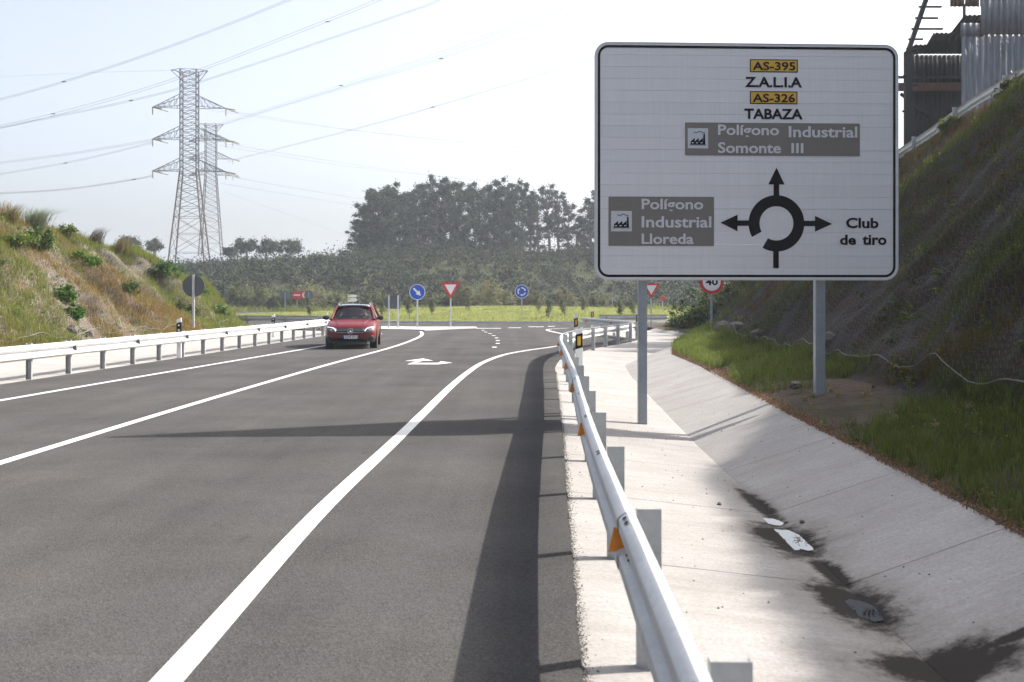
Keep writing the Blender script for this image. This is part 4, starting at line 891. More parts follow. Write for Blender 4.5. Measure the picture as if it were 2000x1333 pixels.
# ------------------------------------------------------------ warehouse on the bank
M['corr_grey'] = corr_mat('corrugated_grey', (.16, .175, .20), (.07, .065, .06), .35, .52); M['corr_dark'] = corr_mat('corrugated_dark', (.022, .019, .017), (.05, .03, .02), .5)
M['rust'] = corr_mat('rusty_steel', (.10, .055, .035), (.22, .09, .03), .6, .5); M['dark_steel'] = mat('dark_steel', (.02, .017, .015), .7, .2, var=.2)
wh = empty('warehouse', (16.2, 45, 5.4), 0, 'derelict corrugated metal shed on top of the bank', 'shed')
def wx(px, Y=45): return (px - 1000) / FPX * Y - 16.2
def wz(py, Y=45): return HC + (HZ - py) / FPX * Y - 5.4
def corr(x0, x1, z0, z1, y, name, m, pitch=.20, amp=.03, par=wh, y1=None, topj=None):
    n = max(6, int((x1 - x0) / pitch * 6)); xs = np.linspace(x0, x1, n); y1 = y if y1 is None else y1; R0, R1 = [], []
    for x in xs:
        o = amp * sin(x * 2 * pi / pitch); R0.append((x, y + o, z0)); R1.append((x, y1 + o, z1 + (topj(x) if topj else 0) + (o if y1 != y else 0)))
    o = MB().grid([R0, R1]).build(name, m, par, smooth=True); s_ = o.modifiers.new('t', 'SOLIDIFY'); s_.thickness = .006; return o
for i in range(8):                            # dark far wall, in sheets with lap joints
    a = wx(1766, 47.5) + i * .86; corr(a, a + .87, -.5, wz(161, 47.5), 2.5 + .01 * (i % 2), 'lower_wall_sheet', M['corr_dark'])
    corr(a, a + .87, wz(162, 47.5), wz(107.8, 47.5), 2.5 + .01 * (i % 2), 'upper_wall_sheet', M['corr_dark'])
rng_ = random.Random(9)
for i in range(9):                            # underside of the roof rising towards the viewer
    a = wx(1772, 47) + i * .72; q = .0 if i > 0 else -.7
    corr(a, a + .74, wz(106, 47.3), wz(52, 44.8) + q * .6, 2.3, 'roof_sheet', M['corr_dark'], .19, .035, y1=.9 - q * .5)
    if i > 1: corr(a, a + .74, wz(52, 44.8) - .03, wz(14, 43.2) + rng_.uniform(-.1, .1), .92, 'roof_sheet', M['corr_dark'], .19, .035, y1=-.6)
MB().bar((wx(1770), -.2, -.6), (wx(1770), -.2, wz(104)), .30, .22).build('column', M['dark_steel'], wh)
MB().bar((wx(1770), -.2, wz(104)), (wx(1812), -.2, wz(-18)), .22, .16).build('rafter', M['dark_steel'], wh)
for px, py, l in ((1763, 108, 1), (1766, 98, 1), (1770, 80, 1.2), (1776, 60, 4), (1783, 39, 2.6), (1790, 17, 2.6), (1759, 152, 1.2), (1759, 170, 1.2), (1758, 220, 1)):
    MB().bar((wx(px), -.25, wz(py)), (wx(px) + .25 * l + .3, -.25, wz(py)), .1, .07).build('purlin', M['dark_steel'], wh)
MB().box((wx(1765), 1.9, wz(178, 47)), (wx(1925, 47), 2.1, wz(163, 47))).build('crane_beam', M['rust'], wh)
MB().box((wx(1778), 1.95, wz(154, 47)), (wx(1925, 47), 2.05, wz(149, 47))).build('upper_beam', M['dark_steel'], wh)
MB().bar((wx(1796), 2.2, wz(182, 47)), (wx(1856), 2.2, wz(226, 47)), .12).build('brace', M['dark_steel'], wh)
MB().bar((wx(1889), .3, wz(45)), (wx(1889), .3, wz(5)), .10).build('hanger', M['rust'], wh)
for i in range(3): corr(wx(1862) + i * .62, wx(1862) + i * .62 + .6, wz(10), wz(-14), .3, 'rusty_sheet', M['rust'], .2, .04)
for i in range(9):                            # grey front cladding
    a = wx(1878, 43) + i * .88; corr(a, a + .90, -2.2, wz(68 if i else 72, 43) + .0, -2.0 - .012 * (i % 2), 'grey_sheet', M['corr_grey'], .24, .035)
    if i == 0: corr(a - .02, a + .74, wz(72, 43), wz(45, 43), -1.97, 'grey_sheet', M['corr_grey'], .24, .03)
    if i: corr(a - .14, a + .76, wz(68, 43) - .02, wz(-20, 43), -2.06 - .012 * (i % 2), 'grey_sheet', M['corr_grey'], .24, .035)

# ------------------------------------------------------------ netting on the banks
def net(name, fn, toe, top, y0, y1, m, label, step=.1, w=.007, off=.05):
    root = empty(name, (0, 0, 0), 0, label, 'netting'); ys = np.arange(y0, y1, step); V = []; F = []; n0 = 0
    T_ = np.arange(0, 1, .012)
    for k, t in enumerate(np.arange(0, 1.0, step / 10.0)):
        xa = toe(ys); xb = top(ys); x = xa + (xb - xa) * t; e = (.5 * step) * np.where((np.arange(len(ys)) + k) % 2 == 0, 1, -1) * .55
        sgn_ = np.sign(xb - xa); x = x + e * sgn_ * .7; z = fn(x, ys) + off + .05 * np.abs(fbm(x * 2, ys * 2, 2))
        a = np.stack([x, ys, z], 1); b_ = a.copy(); b_[:, 0] += sgn_ * w * .7; b_[:, 2] += w * .7
        V += [a, b_]; n = len(ys); i = np.arange(n - 1); F.append(np.stack([n0 + i, n0 + i + 1, n0 + n + i + 1, n0 + n + i], 1)); n0 += 2 * n
    tag(mesh_np('mesh_wires', np.concatenate(V), np.concatenate(F), m, root), kind='stuff'); return root
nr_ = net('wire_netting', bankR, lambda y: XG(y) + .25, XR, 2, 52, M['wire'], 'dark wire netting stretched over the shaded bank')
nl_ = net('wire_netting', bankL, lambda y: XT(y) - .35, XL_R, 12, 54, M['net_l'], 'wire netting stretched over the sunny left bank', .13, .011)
# scalloped rope along the foot of each net
def rope(fn, xf, ys, root, lift, amp, per):
    pts = []
    for y in ys:
        ph = ((y + 3 * sin(y * .21)) % per) / per; x = float(xf(y)); pts.append((x, y, float(fn(x, y)) + lift + .7 * amp * (sin(pi * ph) ** .8) * (.55 + .45 * sin(y * 1.7)) + .03 * sin(y * 5)))
    MB().tube(pts, .010, 5).build('edge_rope', M['rope'], root)
rope(bankR, lambda y: XG(y) + .12, np.arange(4, 52, .25), nr_, .10, .30, 4.2)
rope(bankL, lambda y: XT(y) - .22, np.arange(14, 53, .3), nl_, .10, .30, 6.5)

# ------------------------------------------------------------ vegetation
def blades(cx, cy, cz, n, h, spread, w, lean, cols, rng, bendx=0.0):
    """n blades at each centre, as bent 2-segment strips."""
    N_ = len(cx); T_ = N_ * n; bx = np.repeat(cx, n) + rng.normal(0, spread, T_); by = np.repeat(cy, n) + rng.normal(0, spread, T_); bz = np.repeat(cz, n)
    hh = np.repeat(h, n) * rng.uniform(.55, 1.15, T_); a = rng.uniform(0, 2 * pi, T_); ln = rng.uniform(.1, 1, T_) * lean * hh
    dx, dy = np.cos(a) * ln + bendx * hh, np.sin(a) * ln; wa = rng.uniform(0, pi, T_); wx_, wy_ = np.cos(wa) * w / 2, np.sin(wa) * w / 2
    v = np.empty((T_, 5, 3), np.float32)
    v[:, 0] = np.stack([bx - wx_, by - wy_, bz - .03], 1); v[:, 1] = np.stack([bx + wx_, by + wy_, bz - .03], 1)
    v[:, 2] = np.stack([bx + dx * .35 + wx_ * .7, by + dy * .35 + wy_ * .7, bz + hh * .6], 1); v[:, 3] = np.stack([bx + dx * .35 - wx_ * .7, by + dy * .35 - wy_ * .7, bz + hh * .6], 1)
    v[:, 4] = np.stack([bx + dx, by + dy, bz + hh * (1 - .25 * lean)], 1)
    i = np.arange(T_) * 5; f = np.concatenate([np.stack([i, i + 1, i + 2], 1), np.stack([i, i + 2, i + 3], 1), np.stack([i + 3, i + 2, i + 4], 1)])
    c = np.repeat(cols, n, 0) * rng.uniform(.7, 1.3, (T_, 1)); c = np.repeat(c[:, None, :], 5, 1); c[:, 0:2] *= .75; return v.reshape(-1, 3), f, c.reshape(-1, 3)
def leaves(cen, rad, n, size, rng, col, flat=1.0, aspect=.5, shell=.35, cvar=.3, droop=0, gauss=True):
    N_ = len(cen); T_ = N_ * n; c = np.repeat(np.asarray(cen, float), n, 0); r = np.repeat(np.asarray(rad, float), n)
    d = rng.normal(size=(T_, 3)); d /= np.linalg.norm(d, axis=1)[:, None]; q = rng.uniform(shell, 1, T_) ** .6 if not gauss else np.minimum(np.abs(rng.normal(0, .62, T_)), 1.7); d2 = d * (q * r)[:, None]; d2[:, 2] *= flat; p = c + d2
    u = rng.normal(size=(T_, 3)); u[:, 2] -= droop; u /= np.linalg.norm(u, axis=1)[:, None]; w = np.cross(u, rng.normal(size=(T_, 3))); w /= np.linalg.norm(w, axis=1)[:, None]
    s = size * rng.uniform(.6, 1.4, T_)[:, None]; v = np.stack([p - u * s, p + w * s * aspect, p + u * s, p - w * s * aspect], 1).reshape(-1, 3)
    i = np.arange(T_) * 4; f = np.stack([i, i + 1, i + 2, i + 3], 1)
    k = np.repeat(rng.uniform(1 - cvar, 1 + cvar, N_), n) * rng.uniform(.75, 1.25, T_); cc = np.asarray(col, float); cc = cc if cc.ndim == 2 else np.tile(cc, (N_, 1))
    cc = np.repeat(cc, n, 0) * k[:, None]; return v, f, np.repeat(cc, 4, 0)
def lerp3(a, b_, t): return np.asarray(a)[None] * (1 - t[:, None]) + np.asarray(b_)[None] * t[:, None]

def cover(name, label, fn, n, xr, yr, hgt, cfn, nb=7, w=.014, lean=.5, spread=.07, keep=None, seed=1, bx=0):
    rng = np.random.default_rng(seed); y = rng.uniform(yr[0], yr[1], n); x = xr(y, rng.random(n)); k = np.ones(n, bool) if keep is None else keep(x, y, rng); x, y = x[k], y[k]
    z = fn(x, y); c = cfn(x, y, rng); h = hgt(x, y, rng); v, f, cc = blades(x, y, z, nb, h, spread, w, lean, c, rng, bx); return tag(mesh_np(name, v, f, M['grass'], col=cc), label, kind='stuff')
# right verge grass
def c_verge(x, y, r): t = r.random(len(x)); return lerp3((.042, .062, .014), (.10, .12, .03), t) * (1 + .55 * sstep(16, 24, y))[:, None]  # farther grass coloured brighter, standing in for the sunlight reaching it
cover('grass', 'short green grass on the verge below the shaded bank', bankR, 15000, lambda y, t: XC(y) + .12 + (XG(y) + .1 - XC(y)) * t, (4, 50), lambda x, y, r: r.uniform(.07, .22, len(x)) * (1 + .4 * (fbm(x, y, 2) > .1)), c_verge, 7, .009, .7, .06,
      lambda x, y, r: (fbm(x * .5, y * .35 + 5, 3) + .35 * (x - XC(y)) / 2 - .95 * np.exp(-((y - 15.6) / 2.9) ** 2) + .4 * (y < 11) > r.uniform(-.35, .15, len(x))), 3)
def c_rbank(x, y, r):  # grass tones lowered too, so the bank's shade is partly in them
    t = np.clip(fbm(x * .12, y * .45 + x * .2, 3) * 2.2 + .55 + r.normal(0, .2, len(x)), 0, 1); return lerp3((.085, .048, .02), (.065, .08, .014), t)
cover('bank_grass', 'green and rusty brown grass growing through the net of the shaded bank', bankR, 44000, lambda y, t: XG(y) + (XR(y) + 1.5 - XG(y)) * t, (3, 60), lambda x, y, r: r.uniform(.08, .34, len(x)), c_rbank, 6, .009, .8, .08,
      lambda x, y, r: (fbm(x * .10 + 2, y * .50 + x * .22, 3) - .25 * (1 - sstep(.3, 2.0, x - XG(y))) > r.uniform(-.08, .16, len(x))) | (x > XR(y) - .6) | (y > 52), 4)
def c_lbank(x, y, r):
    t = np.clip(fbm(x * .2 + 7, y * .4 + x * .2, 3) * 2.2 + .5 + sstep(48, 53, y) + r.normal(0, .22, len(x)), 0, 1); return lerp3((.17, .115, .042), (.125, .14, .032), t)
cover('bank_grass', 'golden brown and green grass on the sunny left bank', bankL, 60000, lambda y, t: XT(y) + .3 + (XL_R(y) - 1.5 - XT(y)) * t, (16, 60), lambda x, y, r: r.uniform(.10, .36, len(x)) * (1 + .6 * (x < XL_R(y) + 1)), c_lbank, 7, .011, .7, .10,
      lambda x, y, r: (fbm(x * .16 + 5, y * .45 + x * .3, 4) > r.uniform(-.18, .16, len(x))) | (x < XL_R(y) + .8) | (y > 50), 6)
def c_isl(x, y, r): t = np.clip(.5 + fbm(x * .2, y * .2, 3) + r.normal(0, .25, len(x)), 0, 1); return lerp3((.17, .19, .065), (.25, .26, .105), t)
cover('grass', 'bright mown grass on the roundabout mound', island, 16000, lambda y, t: (t * 2 - 1) * np.sqrt(np.maximum((IR - .3) ** 2 - (y - IC[1]) ** 2, 0)), (71, 110), lambda x, y, r: r.uniform(.08, .2, len(x)), c_isl, 7, .03, .5, .25, None, 8)
def c_far(x, y, r): return lerp3((.10, .13, .03), (.17, .18, .05), r.random(len(x)))
cover('rough_grass', 'rough grass between the roundabout and the hill', hill, 9000, lambda y, t: -80 + 160 * t, (124, 150), lambda x, y, r: r.uniform(.3, 1.0, len(x)), c_far, 7, .06, .5, .4, None, 9)

# bushes and saplings
def bush(name, x, y, z, rx, rz, col, label, cat, seed, n=26, nl=70, size=.09, group=None, m='leaf', flat=.8, droop=0):
    rng = np.random.default_rng(seed); root = empty(name, (x, y, z), 0, label, cat, group)
    a = rng.uniform(0, 2 * pi, n); q = np.sqrt(rng.random(n)) * rx * .75; zz = rng.uniform(.15, .9, n) * rz * np.sqrt(np.maximum(1 - (q / rx) ** 2, .1))
    cen = np.stack([np.cos(a) * q, np.sin(a) * q, zz], 1); c = np.tile(np.asarray(col, float), (n, 1)) * rng.uniform(.7, 1.3, (n, 1))
    v, f, cc = leaves(cen, rng.uniform(.22, .42, n) * min(rx, rz), nl, size, rng, c * np.array([.72, .72, .72]), flat, .45, .2, .2, droop); mesh_np('foliage', v, f, M[m], root, col=cc)
    mb = MB()
    for k in range(0, n, 3): mb.tube([(0, 0, -.1), tuple(cen[k] * .5), tuple(cen[k])], [.03, .02, .008], 4, False)
    mb.build('stem', M['bark'], root); return root
def onL(px, Y): x = (px - 1000) / FPX * Y; return x, Y, float(bankL(x, Y))
def findL(px, py):                         # where a sight line to a plant meets the left bank
    for Y in np.arange(22, 62, .1):
        x, _, z = P(px, py, Y)
        if float(bankL(x, Y)) >= z: return x, Y, float(bankL(x, Y))
    return onL(px, 50)
bl = [(75, 487, .8, .9, (.055, .10, .02), 'dark green bush near the top of the sunny bank'), (130, 465, .55, .8, (.11, .15, .03), 'light green tuft bush below the crest of the sunny bank'),
      (35, 480, .8, .7, (.12, .17, .03), 'pale green bush at the left picture edge on the sunny bank'), (155, 503, .35, .4, (.10, .20, .02), 'upper of two small bright green plants on the net'),
      (180, 515, .35, .45, (.09, .19, .02), 'lower of two small bright green plants on the net'), (325, 540, .95, .9, (.06, .12, .03), 'leafy dark bush at the end of the sunny bank, left of the round sign'),
      (125, 585, .45, .6, (.07, .14, .02), 'ivy patch in the middle of the sunny bank'), (145, 625, .35, .7, (.06, .14, .02), 'narrow ivy strip hanging low on the sunny bank'),
      (255, 570, .45, .5, (.05, .10, .02), 'dark ivy patch below the crest near the pylon'), (360, 610, .6, .6, (.07, .09, .03), 'brownish green bush behind the round sign pole'),
      (420, 610, .8, .5, (.12, .19, .06), 'whitish green bramble on the nose of the bank'), (395, 580, .7, .5, (.11, .18, .04), 'bright green bramble above the nose of the bank')]
for i, (px, py, rx, rz, c, lb) in enumerate(bl):
    x, y, z = findL(px, py); bush('bush', x, y, z - .15, rx, rz, c, lb, 'bush', 40 + i, size=.055, n=22, nl=90)
def tussock(x, y, z, R, h, label, col, seed, n=420, lean=.9):
    rng = np.random.default_rng(seed); v, f, c = blades(np.zeros(n), np.zeros(n), np.zeros(n), 1, np.full(n, h), R * .3, .02, lean, np.tile(np.asarray(col, float), (n, 1)), rng, .45)
    o = mesh_np('grass_tussock', v, f, M['grass'], col=c); o.location = (x, y, z); return tag(o, label, 'grass tuft')
x, y, z = P(62, 452, 43.5); tussock(x, y, z, .7, 1.15, 'big wind-blown pampas tussock on the crest of the left bank', (.15, .18, .11), 3, 520)
for i, (px, py, h) in enumerate([(20, 440, .8), (100, 452, .6), (160, 470, .9), (185, 478, .8), (235, 490, .7), (215, 487, .5)]):
    x, y, z = findL(px, py); tussock(x, y, z, .5, h, ['dry grass tuft on the crest at the left picture edge', 'short dry tuft right of the pampas tussock', 'dry tuft with thin seed stems on the crest', 'bare twiggy tuft standing against the sky', 'tuft on the crest left of the far trees', 'small tuft between the twiggy tufts on the crest'][i], [(.14, .12, .05), (.14, .11, .05), (.14, .11, .06), (.10, .09, .07), (.15, .12, .06), (.14, .14, .05)][i], 20 + i, 200, .4)
# bushes on the right bank
for i, (x, Y, rx, rz, c, lb) in enumerate([(9.0, 50, 1.6, 2.5, (.03, .055, .015), 'dark leafy bush at the far end of the shaded bank'), (8.7, 54, 1.0, 1.5, (.05, .08, .02), 'small dark bush at the nose of the shaded bank'), (10.0, 46, 1.3, 1.6, (.03, .05, .018), 'dark bush behind the speed limit sign'),
        (9.4, 41.5, 1.25, 1.8, (.03, .05, .018), 'dark bush right of the speed limit sign under the big sign'), (13.5, 28.6, .75, .8, (.13, .14, .03), 'sunlit bush on the crest at the right picture edge'), (12.7, 31.0, .4, .5, (.12, .15, .04), 'small sunlit plant below the upper guardrail')]):
    bush('bush', x, Y, float(bankR(x, Y)) - .15, rx, rz, c, lb, 'bush', 70 + i, size=.06, n=26, nl=110)
for nm_, fn_, X0, X1, yr_, n_, lb_, sd_, c1_, c2_ in (('weeds', bankL, XT, XL_R, (15, 59), 700, 'small leafy weeds dotted over the sunny bank', 51, (.06, .12, .02), (.15, .17, .05)), ('weeds', bankR, XG, XR, (4, 58), 900, 'small leafy weeds dotted over the shaded bank', 52, (.04, .07, .02), (.10, .11, .03)), ('weeds', bankR, XC, XG, (5, 50), 500, 'broad-leaved weeds and dead stalks in the verge grass', 53, (.07, .11, .02), (.18, .14, .07))):
    rng = np.random.default_rng(sd_); y = rng.uniform(*yr_, n_); t = rng.random(n_); x = X0(y) + (X1(y) - X0(y)) * t; keep_ = fbm(x * .3 + sd_, y * .5, 3) > -.15; x, y = x[keep_], y[keep_]; r_ = rng.uniform(.05, .28, len(x)) * (1 if sd_ < 53 else .45)
    v, f, c = leaves(np.stack([x, y, fn_(x, y) + r_ * .5], 1), r_, 46, .035 if sd_ < 53 else .018, rng, lerp3(c1_, c2_, rng.random(len(x))), .8, .45); tag(mesh_np(nm_, v, f, M['leaf'], col=c), lb_, kind='stuff')
# saplings on the mound
sap = [(607, 602, 20), (660, 586, 16), (723, 590, 16), (746, 588, 12), (801, 600, 22), (826, 592, 12), (844, 590, 12), (918, 592, 14), (987, 592, 15), (1056, 594, 16), (1071, 600, 15), (1104, 595, 13), (1143, 596, 14), (1214, 600, 15), (1240, 594, 13)]
near = ['left of the red car', 'behind the left mirror of the red car', 'just right of the fingerpost', 'above the red car roof, right side', 'beside the blue arrow sign pole', 'leftmost between arrow sign and triangle','rightmost between arrow sign and triangle', 'just right of the give way triangle', 'left of the blue roundabout sign', 'right of the blue roundabout sign, leaning', 'right of the blue roundabout sign, lower one', 'third right of the blue roundabout sign', 'left of the far marker post', 'left of the big sign post, leaning', 'right against the left post of the big sign']
for i, (px, py, hp) in enumerate(sap):
    Y = 78 + (i * 37 % 11) * 1.2; x = (px - 1000) / FPX * Y
    if py > 597: Y = 75; x = (px - 1000) / FPX * Y
    z = float(island(x, Y)) - .02; rng = np.random.default_rng(200 + i); r = empty('sapling', (x, Y, z), 0, 'young wind-bent sapling on the mound, ' + near[i], 'sapling', 'young saplings planted on the roundabout mound')
    H = (hp + 12) / FPX * Y * 1.0 + .35; le = rng.uniform(-.5, .1); pts = [(le * t ** 1.3 * H * .7 * -1 if False else -le * (1 - t) * 0 + le * t * H * .55, 0, H * t * .95) for t in np.linspace(0, 1, 6)]
    MB().tube(pts, [.035, .03, .025, .02, .015, .008], 5).build('trunk', M['bark'], r)
    cen = [(pts[k][0] + rng.normal(0, .08), rng.normal(0, .08), pts[k][2]) for k in (2, 3, 3, 4, 4, 5, 5)]; v, f, c = leaves(cen, np.array([.20, .28, .25, .3, .26, .24, .18]), 90, .06, rng, (.075, .085, .05), 1.5, .4, .1, .3, 0, False); mesh_np('crown', v, f, M['leaf'], r, col=c)
for i, (px, py0, py1, Y) in enumerate([(1148, 582, 605, 90), (1196, 570, 604, 95), (1305, 575, 603, 100)]):
    a, b_ = P(px, py1, Y), P(px, py0, Y); tag(MB().tube([(a[0], a[1], a[2] - .2), b_], .03, 5).build('stake', M['bark']), ['thin stake on the mound left of the far marker post', 'tall thin stake on the mound left of the big sign post', 'thin stake right of the big sign post'][i], 'stake')

# eucalyptus row, hill scrub and far trees
def tree_proto(seed, H, crown0, R, nc, col, trunkm, nl=230, size=.18, slim=1.0):
    rng = np.random.default_rng(seed); tr = MB(); lean = rng.normal(0, .03, 2); pts = []; rad = []
    for t in np.linspace(0, 1, 9): pts.append((lean[0] * H * t + .25 * sin(t * 5 + seed), lean[1] * H * t, H * .96 * t)); rad.append(.26 * (1 - t) ** .8 + .04)
    tr.tube(pts, rad, 6); cen = []; rr_ = []
    for k in range(nc):
        t = crown0 + (1 - crown0) * ((k + .5) / nc); env = sin(pi * min(max((t - crown0 * .7) / (1.06 - crown0 * .7), 0), 1)) ** .6; a = rng.uniform(0, 2 * pi); q = R * env * rng.uniform(.25, 1.0) * slim
        i = t * 8; p = np.array(pts[min(int(i), 8)]); c = np.array([p[0] + cos(a) * q, p[1] + sin(a) * q, H * t + rng.normal(0, .25)]); cen.append(c); rr_.append(R * rng.uniform(.20, .40) * (1.05 - .35 * t))
        b0 = np.array([lean[0] * H * t * .85, lean[1] * H * t * .85, H * t * .86]); tr.tube([tuple(b0), tuple((b0 + c) / 2 + [0, 0, .2]), tuple(c)], [.09, .06, .03], 4, False)
    cols = np.tile(np.asarray(col, float), (nc, 1)) * rng.uniform(.7, 1.25, (nc, 1)); v, f, c = leaves(np.array(cen), np.array(rr_), nl, size, rng, cols, .85, .5, .15, .15, .3)
    return tr.mesh('trunk', trunkm), (v, f, c)
protos = []
for s_ in range(6):
    tm, (v, f, c) = tree_proto(300 + s_, 15.0, [.10, .34, .06, .22, .12, .38][s_], [3.0, 2.7, 3.4, 2.9, 3.2, 2.7][s_], [54, 34, 62, 44, 54, 30][s_], (.030, .040, .020), M['pale_bark'])
    o = mesh_np('crown', v, f, M['far_leaf'], col=c); protos.append((tm, o.data)); bpy.data.objects.remove(o)
def tree(px, topy, Y, pr, wsc, label, name='eucalyptus_tree', group='tall trees on the hill', base=None):
    x = (px - 1000) / FPX * Y; zb = float(hill(x, Y)) - .4 if base is None else base; zt = HC + (HZ - topy) / FPX * Y; s = (zt - zb) / 15.0
    r = empty(name, (x, Y, zb), random.uniform(0, 6.28), label, 'tree', group); r.scale = (wsc * .8 + .2 * s, wsc * .8 + .2 * s, s)
    for nm, me_ in (('trunk', protos[pr][0]), ('crown', protos[pr][1])): link(bpy.data.objects.new(nm, me_), r)
eu = [(728, 371, 0), (741, 380, 2), (752, 374, 4), (764, 364, 2), (778, 384, 0), (792, 376, 4), (806, 378, 2), (818, 362, 0), (838, 351, 2), (852, 374, 4), (868, 350, 0), (882, 368, 2), (897, 357, 4), (912, 372, 0), (928, 363, 2), (948, 366, 3), (963, 372, 4), (977, 352, 3), (990, 374, 2), (1002, 361, 0), (1017, 358, 3), (1034, 384, 1), (1050, 384, 3), (1074, 365, 5), (1092, 376, 1), (1108, 400, 5), (716, 400, 4), (706, 432, 2)]
for i, (px, ty, pr) in enumerate(eu):
    order = sorted(q[0] for q in eu).index(px); word_ = ['leftmost', 'second', 'third', 'fourth', 'fifth', 'sixth', 'seventh', 'eighth', 'ninth', 'tenth', 'eleventh', 'twelfth', 'thirteenth', 'fourteenth'][order if order < 14 else 27 - order]
    tree(px, ty, 198 + (i * 53 % 17), pr, random.uniform(.9, 1.15), 'tall dark tree with %s crown, %s from the %s of the hilltop row' % (['a dense', 'an open', 'a deep', 'a ragged', 'a rounded', 'a sparse'][pr], word_ if order < 27 else 'first', 'left' if order < 14 else 'right'))
for i, (px, ty, lb) in enumerate([(1152, 400, 'dark tree leaning in behind the left edge of the big sign'), (1172, 375, 'tall dark tree mostly hidden by the big sign'), (1130, 440, 'lower bushy tree just left of the big sign'), (1190, 380, 'dark tree hidden behind the big sign, only gaps show')]):
    tree(px, ty, 195 + 3 * i, (i + 2) % 6, 1.1, lb, group='trees behind the big sign')
# rounded far trees on the skyline, left
def round_tree(px, ty, by, wpx, Y, label, seed, col=(.045, .055, .03)):
    rng = np.random.default_rng(seed); s = Y / FPX; R = wpx * s / 2; H = (by - ty) * s; x, _, z = P(px, by, Y); r = empty('round_tree', (x, Y, z), 0, label, 'tree', 'rounded trees on the skyline')
    n = 16; a = rng.uniform(0, 2 * pi, n); q = np.sqrt(rng.random(n)) * R * .7; zz = H * (.30 + .5 * rng.random(n) * np.sqrt(1 - (q / R) ** 2)); cen = np.stack([np.cos(a) * q, np.sin(a) * q, zz], 1)
    v, f, c = leaves(cen, rng.uniform(.25, .42, n) * min(R, H * .7), 260, .18, rng, col, .8, .5, .1); mesh_np('crown', v, f, M['far_leaf'], r, col=c)
    mb = MB().tube([(0, 0, -1), (0, 0, H * .5)], [.35, .15], 6)
    for k in range(0, n, 3): mb.tube([(0, 0, H * .25), tuple(cen[k])], [.12, .04], 4, False)
    mb.build('trunk', M['bark'], r)
round_tree(252, 453, 500, 54, 205, 'round dark tree on the skyline, leftmost of the far trees', 61); round_tree(302, 462, 500, 38, 205, 'small round tree on the skyline just left of the large pylon', 62)
round_tree(482, 458, 505, 62, 205, 'broad dark tree on the skyline right of the pylons', 63); round_tree(520, 463, 505, 52, 207, 'middle tree of the clump right of the pylons', 64)
round_tree(566, 460, 505, 60, 205, 'bushy tree at the right of the skyline clump', 65); round_tree(450, 480, 505, 36, 203, 'low bush-like tree at the foot of the far pylon', 66)
round_tree(690, 470, 560, 60, 190, 'dark tree stepping down left of the tall row', 67, (.04, .055, .03)); round_tree(640, 490, 560, 70, 185, 'yellowish round tree below the left end of the tall row', 68, (.10, .12, .035))
# scrub on the hillside as one mass
rng = np.random.default_rng(77); n = 3400; y = rng.uniform(132, 222, n); x = rng.uniform(-95, 95, n); k = (y > 136 + .0012 * x ** 2); x, y = x[k], y[k]
z = hill(x, y); rad = rng.uniform(.8, 2.2, len(x)); cen = np.stack([x, y, z + rad * .45], 1); t = np.clip(fbm(x * .04, y * .06, 3) * 1.6 + .45 + rng.normal(0, .18, len(x)), 0, 1)
left = sstep(-10, -40, x) if False else np.clip((-x - 8) / 30, 0, 1); cc = lerp3((.011, .016, .009), (.028, .036, .014), t) * (1 + .7 * left[:, None])
v, f, c = leaves(cen, rad, 95, .20, rng, cc, .75, .55, .45, .25); tag(mesh_np('hillside_scrub', v, f, M['far_leaf'], col=c), 'dense dark green scrub covering the hillside below the trees', kind='stuff')
rng = np.random.default_rng(78); n = 420; px_ = rng.uniform(665, 1290, n); Yq = rng.uniform(186, 214, n); x = (px_ - 1000) / FPX * Yq; z = hill(x, Yq); rad = rng.uniform(.8, 1.9, n); zc = z + rad * .5 + rng.uniform(0, 1.5, n) * (px_ < 1010)
v, f, c = leaves(np.stack([x, Yq, zc], 1), rad, 110, .18, rng, lerp3((.018, .026, .012), (.045, .055, .02), rng.random(n)), 1.0, .5, .15, .2); tag(mesh_np('understory', v, f, M['far_leaf'], col=c), 'tangled undergrowth along the feet of the tall trees', kind='stuff')
# nearer shrubs at the foot of the hill
fs = [(955, 603, 88, 58, (.20, .19, .085), 'tall reddish brown willow behind the give way triangle'), (905, 603, 40, 60, (.14, .13, .06), 'narrow greenish brown willow left of the tall reddish one'), (985, 603, 46, 30, (.19, .175, .085), 'low tan willow in the middle of the brown shrubs'),
      (1105, 603, 56, 38, (.16, .15, .08), 'rounded tan shrub right of the blue roundabout sign'), (1045, 603, 60, 34, (.12, .11, .05), 'brown green shrub just right of the blue roundabout sign'), (880, 603, 50, 30, (.11, .115, .045), 'low shrub behind the give way triangle pole'),
      (600, 600, 84, 44, (.20, .20, .10), 'pale feathery shrub behind the no entry sign'), (650, 600, 50, 34, (.15, .16, .07), 'pale shrub left of the fingerpost'), (500, 601, 70, 36, (.14, .15, .06), 'spreading shrub left of the no entry sign'), (455, 602, 60, 56, (.11, .13, .05), 'large green shrub beside the nose of the left bank'), (545, 601, 60, 30, (.13, .15, .06), 'low shrub below the no entry sign'), (735, 602, 60, 30, (.10, .11, .05), 'low dark shrub behind the arrow board'), (1170, 603, 50, 26, (.12, .12, .05), 'low shrub left of the big sign post')]
for i, (px, by, w, h, c, lb) in enumerate(fs):
    Y = 130; s = Y / FPX; x, _, z = P(px, by + 6, Y); bush('shrub', x, Y + (i % 5), float(hill(x, Y)) - .1, w * s / 2, (h + 12) * s, c, lb, 'shrub', 90 + i, 34, 110, .13, m='leaf', flat=1.3)
